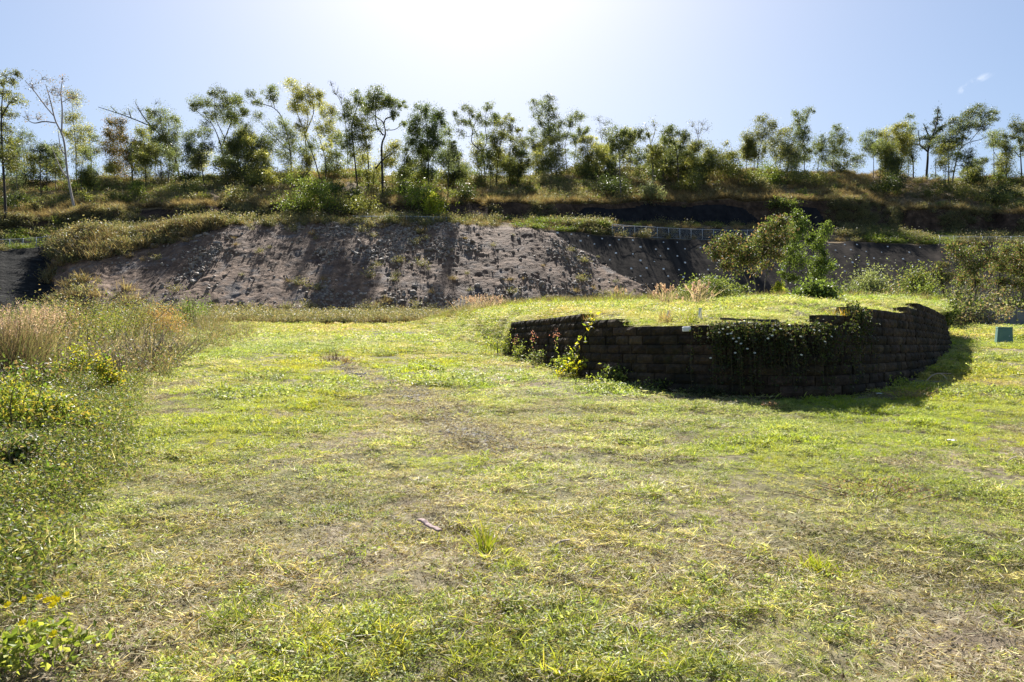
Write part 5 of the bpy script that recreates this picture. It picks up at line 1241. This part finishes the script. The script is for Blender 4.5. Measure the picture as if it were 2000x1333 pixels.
# scrub right of and beyond the mound
RB = [(1385, 590, 100, 42, [(0.13, 0.17, 0.05), (0.17, 0.2, 0.06), (0.1, 0.13, 0.035)], 'rounded green shrub left of the broad leaved trees', 41),
      (1335, 592, 46, 22, [(0.2, 0.18, 0.1), (0.15, 0.15, 0.07)], 'small brownish shrub at the back of the mound, left of the rounded green one', 41),
      (1600, 590, 80, 36, BIGG, 'leafy green shrub right at the foot of the slim green tree', 42),
      (1655, 592, 80, 34, [(0.14, 0.17, 0.06), (0.1, 0.14, 0.04)], 'dull green shrub second to the right of the broad leaved trees', 43),
      (1700, 592, 110, 60, [(0.15, 0.18, 0.09), (0.19, 0.21, 0.11)], 'pale grey green shrub standing highest in the scrub right of the trees', 47),
      (1770, 596, 100, 54, [(0.14, 0.18, 0.05), (0.2, 0.2, 0.07), (0.1, 0.13, 0.04)], 'green shrub behind the far end of the mound', 46),
      (1735, 594, 50, 24, RED + GGR, 'reddish brown low shrub at the back edge of the mound', 40),
      (1830, 612, 70, 52, [(0.12, 0.16, 0.04), (0.16, 0.19, 0.05)], 'green shrub just beyond the high right corner of the wall', 42),
      (1850, 628, 60, 40, DRK, 'dark green shrub right behind the high corner of the wall', 34),
      (1860, 592, 110, 36, TW + GGR, 'bare greyish brown brush below the dark spreading tree', 47),
      (1935, 600, 100, 34, TW + GGR, 'grey brown brush behind the cloth fence', 50),
      (1975, 598, 80, 30, GGR + GREEN, 'grey green brush behind the cloth fence at the right edge', 49),
      (1900, 618, 34, 30, DRK + GREEN, 'dark leafy bush in front of the left part of the cloth fence', 43),
      (1872, 616, 40, 22, TW + DRK, 'dark brownish brush at the left end of the cloth fence', 44),
      (1950, 628, 90, 26, LIME + GREEN, 'low yellow green bush in front of the cloth fence behind the green pillar box', 38),
      (1998, 634, 60, 34, GREEN, 'green bush at the right edge behind the green pillar box', 37),
      (1890, 634, 80, 16, [(0.2, 0.22, 0.07), (0.14, 0.18, 0.05)], 'low weedy clump on the grass between wall and pillar box', 37),
      (1995, 668, 50, 12, GREEN, 'small weedy clump right of the green pillar box', 27)]
for i, (px, py, w, h, pal, lab, d) in enumerate(RB):
    B = lawn_pt(px, py) if py > 611 and px > 1840 else at(px, py, d)
    if py > 611 and px > 1840: B[2] = lawn_z(B[0], B[1])
    else:
        gz = lawn_z(B[0], B[1]); ex = max(0, (B[2] - gz)); B[2] = gz; h = h + ex / mh(B)
        inp = in_pad(np.array([B[0]]), np.array([B[1]]))[0]
        if inp:
            q = pad_px(px, py); h = h - ex / mh(B); B = q
    k = mh(B)
    tw = 60 if 'brush' in lab else 8
    bush('shrub', lab, B, w * k, h * k, pal, int((260 if tw > 8 else 1.0 * w * h)), .16 if B[1] > 33 else .09, 9, (0.3, 0.25, 0.22) if tw > 8 else (0.1, 0.08, 0.05), seed=860 + i, twigs=tw, dp=min(w * k, 3))
rr_ = np.random.default_rng(61)
for i in range(60):
    px = rr_.uniform(1590, 2060) if i < 24 else rr_.uniform(1600, 1900); d = rr_.uniform(45, 58); x = (px - 1000) / F * d
    B = np.array([x, d, lawn_z(x, d)])
    bush('scrub_bush', 'nondescript green or brownish scrub bush in the rough ground beyond the mound', B, rr_.uniform(2, 3.6), rr_.uniform(1.5, 2.7), [GGR, GRN2, OLV, GGR + RED][i % 4], 900, .2, 8, group='scrub beyond the mound', seed=900 + i, twigs=10)

# ------------------------------------------------------------------ litter on the lawn
def L3(px, py, up=.0):
    q = lawn_pt(px, py); q[2] = lawn_z(q[0], q[1]) + up; return q
board('bark_piece', 'purplish grey strip of bark lying in the near lawn', L3(819, 1046, .095), L3(860, 1064, .07), .036, .014, (0.34, 0.25, 0.24), 11, 'bark')
m = MB(); o_ = L3(895, 657, .05)
tube(m, smooth_line([(-.28, .1, 0), (0, 0, .1), (.24, -.1, .2)], 8), np.array([.08, .1, .1, .09, .1, .09, .08, .07]), (0.4, 0.16, 0.07), 8)
tag(m.obj('rotten_log', M['wood'], origin=o_ * 0), 'short rusty orange rotten log on the grass left of the wall', 'log').location = tuple(o_)
m = MB(); o_ = L3(1808, 744, 0)
tube(m, smooth_line([(0, 0, 0), (.14, .03, .12), (.3, .05, .17), (.42, .03, .09), (.44, .02, -.02)], 14), np.linspace(.012, .006, 14), (0.5, 0.4, 0.32), 5)
tube(m, smooth_line([(.26, .05, .165), (.4, .05, .17), (.56, .06, .16)], 8), np.linspace(.009, .004, 8), (0.5, 0.4, 0.32), 5)
tag(m.obj('dead_branch', M['bark'], origin=o_ * 0), 'pale arched dead branch lying at the edge of the wall shadow', 'branch').location = tuple(o_)
def clod(label, px, py, w, h, pal, n, seed, nm='dead_weed'):
    B = L3(px, py); return bush(nm, label, B, w, h, pal, n, .03, 6, (0.2, 0.12, 0.08), seed=seed, twigs=24, cat='dead weed')
clod('brown dead weed clump in the lit lawn just below the wall', 1500, 798, .32, .12, [(0.2, 0.12, 0.09), (0.3, 0.2, 0.15)], 160, 931)
clod('brown dried weed patch on the lawn right of the wall shadow', 1783, 782, .6, .15, [(0.26, 0.19, 0.11), (0.2, 0.15, 0.09)], 320, 932)
clod('reddish dead weed beside the dark clump at the left middle of the lawn', 672, 712, .4, .2, [(0.3, 0.17, 0.09), (0.16, 0.12, 0.08)], 220, 933)
clod('dark dead weed clump at the left middle of the lawn', 652, 706, .6, .26, [(0.1, 0.09, 0.05), (0.18, 0.14, 0.09)], 300, 934)
clod('long ridge of dead weed at the right of the near lawn', 1722, 965, 1.0, .1, [(0.24, 0.17, 0.12), (0.15, 0.11, 0.08)], 420, 935)
for i, (px, py, lab) in enumerate([(1857, 872, 'white scrap of litter on the lawn at the right'), (1716, 775, 'white scrap of litter at the foot of the wall shadow')]):
    m = MB(); rng = np.random.default_rng(940 + i); g = np.linspace(-1, 1, 6); X_, Y_ = np.meshgrid(g, g)
    Zc = .012 + .02 * vnoise(X_ * 1.7 + 9 * i, Y_ * 1.7, 5)
    c_ = np.stack([X_ * .045, Y_ * .035, Zc], -1).reshape(-1, 3); c_ = np.concatenate([c_ + [0, 0, .003], c_])
    i_ = np.arange(5)[:, None] * 6; j_ = np.arange(5)[None]
    qd = np.stack([i_ + j_, i_ + j_ + 1, i_ + j_ + 7, i_ + j_ + 6], -1).reshape(-1, 4)
    m.add(c_, np.concatenate([qd, qd[:, ::-1] + 36]), None, (1, 1, 1))
    o_ = L3(px, py, .04); tag(m.obj('litter', M['white'], origin=o_ * 0), lab, 'litter').location = tuple(o_)
for i, (p, q, lab) in enumerate([((1000, 1055), (985, 1066), 'short grey forked stick right of the bark strip'), ((1112, 1080), (1075, 1088), 'thin straw coloured stick right of the bright grass tuft'), ((242, 800), (222, 810), 'pale bent stick beside the creepers at the left of the lawn'), ((1985, 912), (1962, 918), 'thin brown stick on the lawn at the right edge')]):
    a_, b_ = L3(*p, .05), L3(*q, .03); m = MB()
    tube(m, smooth_line([a_ * 0, (b_ - a_) * .5 + [0, 0, .015], b_ - a_], 7), np.linspace(.008, .004, 7), (0.4, 0.34, 0.28), 5)
    tag(m.obj('stick', M['bark'], origin=a_ * 0), lab, 'stick').location = tuple(a_)

# ------------------------------------------------------------------ green service pillar
pb = L3(1960, 673)
root = thing('service_pillar', 'green plastic utility pillar box standing on the grass at the right', 'utility box', pb)
k = mh(pb); W_, H_, D_ = 27 * k, 35 * k, 24 * k
m = MB(); hw, hd = W_ / 2, D_ / 2
def frustum(m, z0, z1, a0, a1, b0, b1, col=(1, 1, 1)):
    v = [(-a0, -b0, z0), (a0, -b0, z0), (a0, b0, z0), (-a0, b0, z0), (-a1, -b1, z1), (a1, -b1, z1), (a1, b1, z1), (-a1, b1, z1)]
    m.add(v, [[0, 1, 5, 4], [1, 2, 6, 5], [2, 3, 7, 6], [3, 0, 4, 7], [4, 5, 6, 7], [3, 2, 1, 0]], None, col)
frustum(m, -.06, .05, hw * 1.12, hw * 1.1, hd * 1.15, hd * 1.12); m.obj('plinth', M['scarp'], root)
m = MB(); frustum(m, .045, H_ * .93, hw, hw * .88, hd, hd * .9); bo = m.obj('body', M['pillar'], root)
m = MB(); frustum(m, H_ * .932, H_, hw * .93, hw * .9, hd * .95, hd * .92); lo = m.obj('lid', M['pillar'], root)
m = MB(); frustum(m, H_ * .12, H_ * .85, hw * .78, hw * .72, .012, .012); dr = m.obj('door', M['pillar'], root); dr.location = (0, -hd - .004 + hd * .05, 0); dr.rotation_euler = (-.03, 0, 0)
m = MB(); tube(m, np.array([[0, -.012, 0], [0, .012, 0]]), .018, (1, 1, 1), 10); lk_ = m.obj('lock', M['steel'], dr); lk_.location = (hw * .5, -.018, H_ * .5)
root.rotation_euler = (.02, 0.03, -.42)
for o in (bo, lo, dr):
    b = o.modifiers.new('b', 'BEVEL'); b.width = .012; b.segments = 2

# ------------------------------------------------------------------ fences
def chain_fence(label, px0, px1, step, hpx, off):
    n = int((px1 - px0) / step) + 1
    P = []
    for i in range(n):
        px = px0 + i * step; j = np.interp(px, pxs, np.arange(NC)); c = int(j)
        rC = np.where(SEG == 'batter')[0][-1] + off
        P.append([(px - 1000) / F * GY[rC, c], GY[rC, c], GZ[rC, c]])
    P = np.array(P); P[1:-1] = (P[:-2] + P[1:-1] * 2 + P[2:]) / 4
    H = hpx * P[:, 1].mean() / F
    rt = thing('chain_link_fence', label, 'fence', P[0]); P = P - P[0]
    for p in P:
        m = MB(); tube(m, np.array([p + [0, 0, -.3], p + [0, 0, H * .5], p + [0, 0, H + .06]]), .042, (1, 1, 1), 6); m.obj('post', M['steel'], rt, True)
    up = np.array([0, 0, H])
    m = MB(); tube(m, P + up, .036, (1, 1, 1), 5); m.obj('top_rail', M['steel'], rt, True)
    m = MB(); tube(m, P + up * .04, .022, (1, 1, 1), 4); m.obj('bottom_rail', M['steel'], rt, True)
    m = MB()
    for a, b in zip(P[:-1], P[1:]):
        L = np.linalg.norm(b - a); nd = int(L / .13); hn = H * .94
        for sgn in (1, -1):
            for k_ in range(-int(hn / .13), nd):
                s0, s1 = k_ * .13, k_ * .13 + hn
                t0, t1 = 0.0, 1.0
                if s0 < 0: t0 = -s0 / hn
                if s1 > L: t1 = (L - s0) / hn
                if t1 <= t0: continue
                q = []
                for t_ in (t0, t1):
                    s_ = s0 + hn * t_; z_ = t_ if sgn > 0 else 1 - t_
                    q.append(a + (b - a) * s_ / L + up * (.04 + .94 * z_))
                w_ = np.array([0, 0, .0035])
                m.add([q[0] - w_, q[0] + w_, q[1] + w_, q[1] - w_], [[0, 1, 2, 3]], None, (1, 1, 1))
    m.obj('wire_mesh', M['steel'], rt)
    return rt
chain_fence('long chain link fence with grey steel posts along the top of the dark lined batter', 1196, 1500, 22, 21, 3)
chain_fence('low overgrown chain link fence above the scrub near the right edge', 1836, 2060, 28, 15, 2)
chain_fence('overgrown chain link fence above the dark netted bank at the far left', -60, 200, 26, 20, 2)
chain_fence('faint chain link fence behind weeds along the top of the rocky slope', 690, 872, 26, 12, 2)
# grey cloth fence at the right
Ps = np.array([L3(px, 611) for px in np.arange(1846, 2080, 14)])
Ps[:, 1] = np.linspace(47.5, 45, len(Ps)); Ps[:, 0] = (np.arange(1846, 2080, 14) - 1000) / F * Ps[:, 1]; Ps[:, 2] = lawn_z(Ps[:, 0], Ps[:, 1])
rt = thing('cloth_fence', 'low grey cloth silt fence on thin stakes at the right edge, behind the green bushes', 'fence', Ps[0]); o0 = Ps[0].copy(); Pq = Ps - o0
m = MB(); Q = smooth_line(Pq, 100); hz = 1.15
n = len(Q); sag = .05 * np.abs(np.sin(np.linspace(0, PI * len(Pq), n)))
v = np.concatenate([np.concatenate([Q + [0, dy, z0], Q + np.stack([0 * sag, dy + 0 * sag, z1 - sag], 1)]) for dy, z0, z1 in ((0, -.1, hz), (.012, -.1, hz))])
i = np.arange(n - 1)
m.add(v, np.concatenate([np.stack([i, i + 1, i + 1 + n, i + n], -1), np.stack([i + 1, i, i + n, i + 1 + n], -1) + 2 * n]), None, (1, 1, 1)); m.obj('cloth', M['cloth'], rt, True)
for p in Pq[::2]:
    m = MB(); tube(m, np.array([p + [0, -.03, -.2], p + [0, -.03, hz + .12]]), .022, (0.4, 0.36, 0.3), 5); m.obj('stake', M['bark'], rt)

# ------------------------------------------------------------------ soil nail heads on the lined batter
bi = np.where(SEG == 'batter')[0]
rn = np.random.default_rng(71)
pm = None; cnt = 0
for row in range(9):
    t = .12 + row * .105
    for px in np.arange(1060 + (row % 2) * 14, 1800, 29.5):
        if rn.random() < .18: continue
        pyc = 617 + (float(p_crest(px)) - 617) * t
        if px < 1045 + (pyc - 446) * 1.72 + 16: continue
        if pyc > 575 - max(0, (px - 1500)) * .16 or 1440 < px < 1600 and pyc > 540: continue
        j = np.interp(px + rn.normal(0, 2.0), pxs, np.arange(NC)); c = int(j); ri = bi[int(t * 109)]
        P = np.array([GX[ri, c], GY[ri, c], GZ[ri, c]])
        if pm is None:
            m = MB(); hx = .16
            fr_ = [(-hx, -hx, 0), (hx, -hx, 0), (hx, hx, 0), (-hx, hx, 0), (-hx, -hx, .05), (hx, -hx, .05), (hx, hx, .05), (-hx, hx, .05)]
            m.add(fr_, [[0, 1, 5, 4], [1, 2, 6, 5], [2, 3, 7, 6], [3, 0, 4, 7], [4, 5, 6, 7]], None, (1, 1, 1))
            tube(m, np.array([[0, 0, .05], [0, 0, .12]]), [.075, .06], (1, 1, 1), 8)
            pm = m.mesh('soil_nail', M['white'])
        o = bpy.data.objects.new('soil_nail', pm); COL.objects.link(o)
        o.location = tuple(P + np.array([0, -.06, .07])); o.rotation_euler = (rad(52), 0, rn.normal(0, .05)); s_ = rn.uniform(.5, .95); o.scale = (s_, s_, s_)
        tag(o, 'small white soil nail head dotting the dark lined batter', 'soil nail', 'soil nail heads on the dark batter'); cnt += 1

# ------------------------------------------------------------------ light, sky, camera
SUN_EL, SUN_AZ = 41.2, -3.5
sd = Vector((math.sin(rad(SUN_AZ)) * math.cos(rad(SUN_EL)), math.cos(rad(SUN_AZ)) * math.cos(rad(SUN_EL)), math.sin(rad(SUN_EL))))
su = bpy.data.lights.new('sun', 'SUN'); su.energy = 5.0; su.angle = rad(.53); su.color = (1.0, .95, .87)
so = bpy.data.objects.new('sun', su); COL.objects.link(so); so.rotation_euler = sd.to_track_quat('Z', 'Y').to_euler()
w = bpy.data.worlds.new('World'); SC.world = w; w.use_nodes = True
nt = w.node_tree; nt.nodes.clear()
sk = nt.nodes.new('ShaderNodeTexSky'); sk.sky_type = 'NISHITA'; sk.sun_disc = False
sk.sun_elevation = rad(SUN_EL); sk.sun_rotation = rad(SUN_AZ); sk.altitude = 50
sk.air_density = 1.0; sk.dust_density = 1.3; sk.ozone_density = 2.9
bg = nt.nodes.new('ShaderNodeBackground'); bg.inputs[1].default_value = .068
ou = nt.nodes.new('ShaderNodeOutputWorld')

# sky colour compressed where bright, to even out the glow round the sun
s0 = nt.nodes.new('ShaderNodeVectorMath'); s0.operation = 'DOT_PRODUCT'; s0.inputs[1].default_value = (.25, .45, .3); nt.links.new(sk.outputs[0], s0.inputs[0])
s1 = nt.nodes.new('ShaderNodeMath'); s1.operation = 'MULTIPLY_ADD'; s1.inputs[1].default_value = .065; s1.inputs[2].default_value = 1
nt.links.new(s0.outputs['Value'], s1.inputs[0])
s2 = nt.nodes.new('ShaderNodeVectorMath'); s2.operation = 'DIVIDE'; nt.links.new(sk.outputs[0], s2.inputs[0]); nt.links.new(s1.outputs[0], s2.inputs[1])
# two faint wisps of cloud, fixed to a direction in the sky
tcw = nt.nodes.new('ShaderNodeTexCoord').outputs['Generated']; skc = s2.outputs[0]
for (cpx, cpy, sx, sz) in ((1915, 154, .016, .0045), (1884, 174, .010, .005)):
    a_, b_ = ray(cpx, cpy); dv = Vector((a_, 1, b_)).normalized()
    mp = nt.nodes.new('ShaderNodeMapping'); mp.vector_type = 'TEXTURE'; mp.inputs['Location'].default_value = dv; mp.inputs['Rotation'].default_value = (0, rad(-14), -math.atan(a_)); mp.inputs['Scale'].default_value = (sx, sx, sz)
    nt.links.new(tcw, mp.inputs[0])
    ln_ = nt.nodes.new('ShaderNodeVectorMath'); ln_.operation = 'LENGTH'; nt.links.new(mp.outputs[0], ln_.inputs[0])
    fac = ramp(nt, ln_.outputs['Value'], [(0.0, (1, 1, 1)), (1.0, (0, 0, 0))])
    ns_ = ramp(nt, noise(nt, tcw, 90, 4, .6), [(.42, (0, 0, 0)), (.62, (.4, .4, .4))])
    skc = mixc(nt, mixc(nt, 1.0, fac, ns_, 'MULTIPLY'), skc, (7.0, 7.2, 7.6))
nt.links.new(skc, bg.inputs[0]); nt.links.new(bg.outputs[0], ou.inputs[0])
cam = bpy.data.cameras.new('camera'); cam.sensor_width = 36; cam.lens = F / 2000 * 36; cam.clip_end = 2000; cam.clip_start = .1
co = bpy.data.objects.new('camera', cam); COL.objects.link(co)
co.location = (0, 0, EYE); co.rotation_euler = (rad(90) + PITCH, 0, 0)
SC.camera = co
SC.view_settings.view_transform = 'Standard'; SC.view_settings.look = 'None'; SC.view_settings.gamma = 1; SC.view_settings.exposure = 1.36
cy = SC.cycles
cy.max_bounces = 6; cy.diffuse_bounces = 3; cy.glossy_bounces = 2; cy.transmission_bounces = 4; cy.transparent_max_bounces = 4
cy.sample_clamp_indirect = 6; cy.use_denoising = True
try: cy.denoiser = 'OPENIMAGEDENOISE'
except Exception: pass
print('verts', sum(len(o.data.vertices) for o in SC.objects if o.type == 'MESH'), 'nails', cnt, 'objs', len(SC.objects))
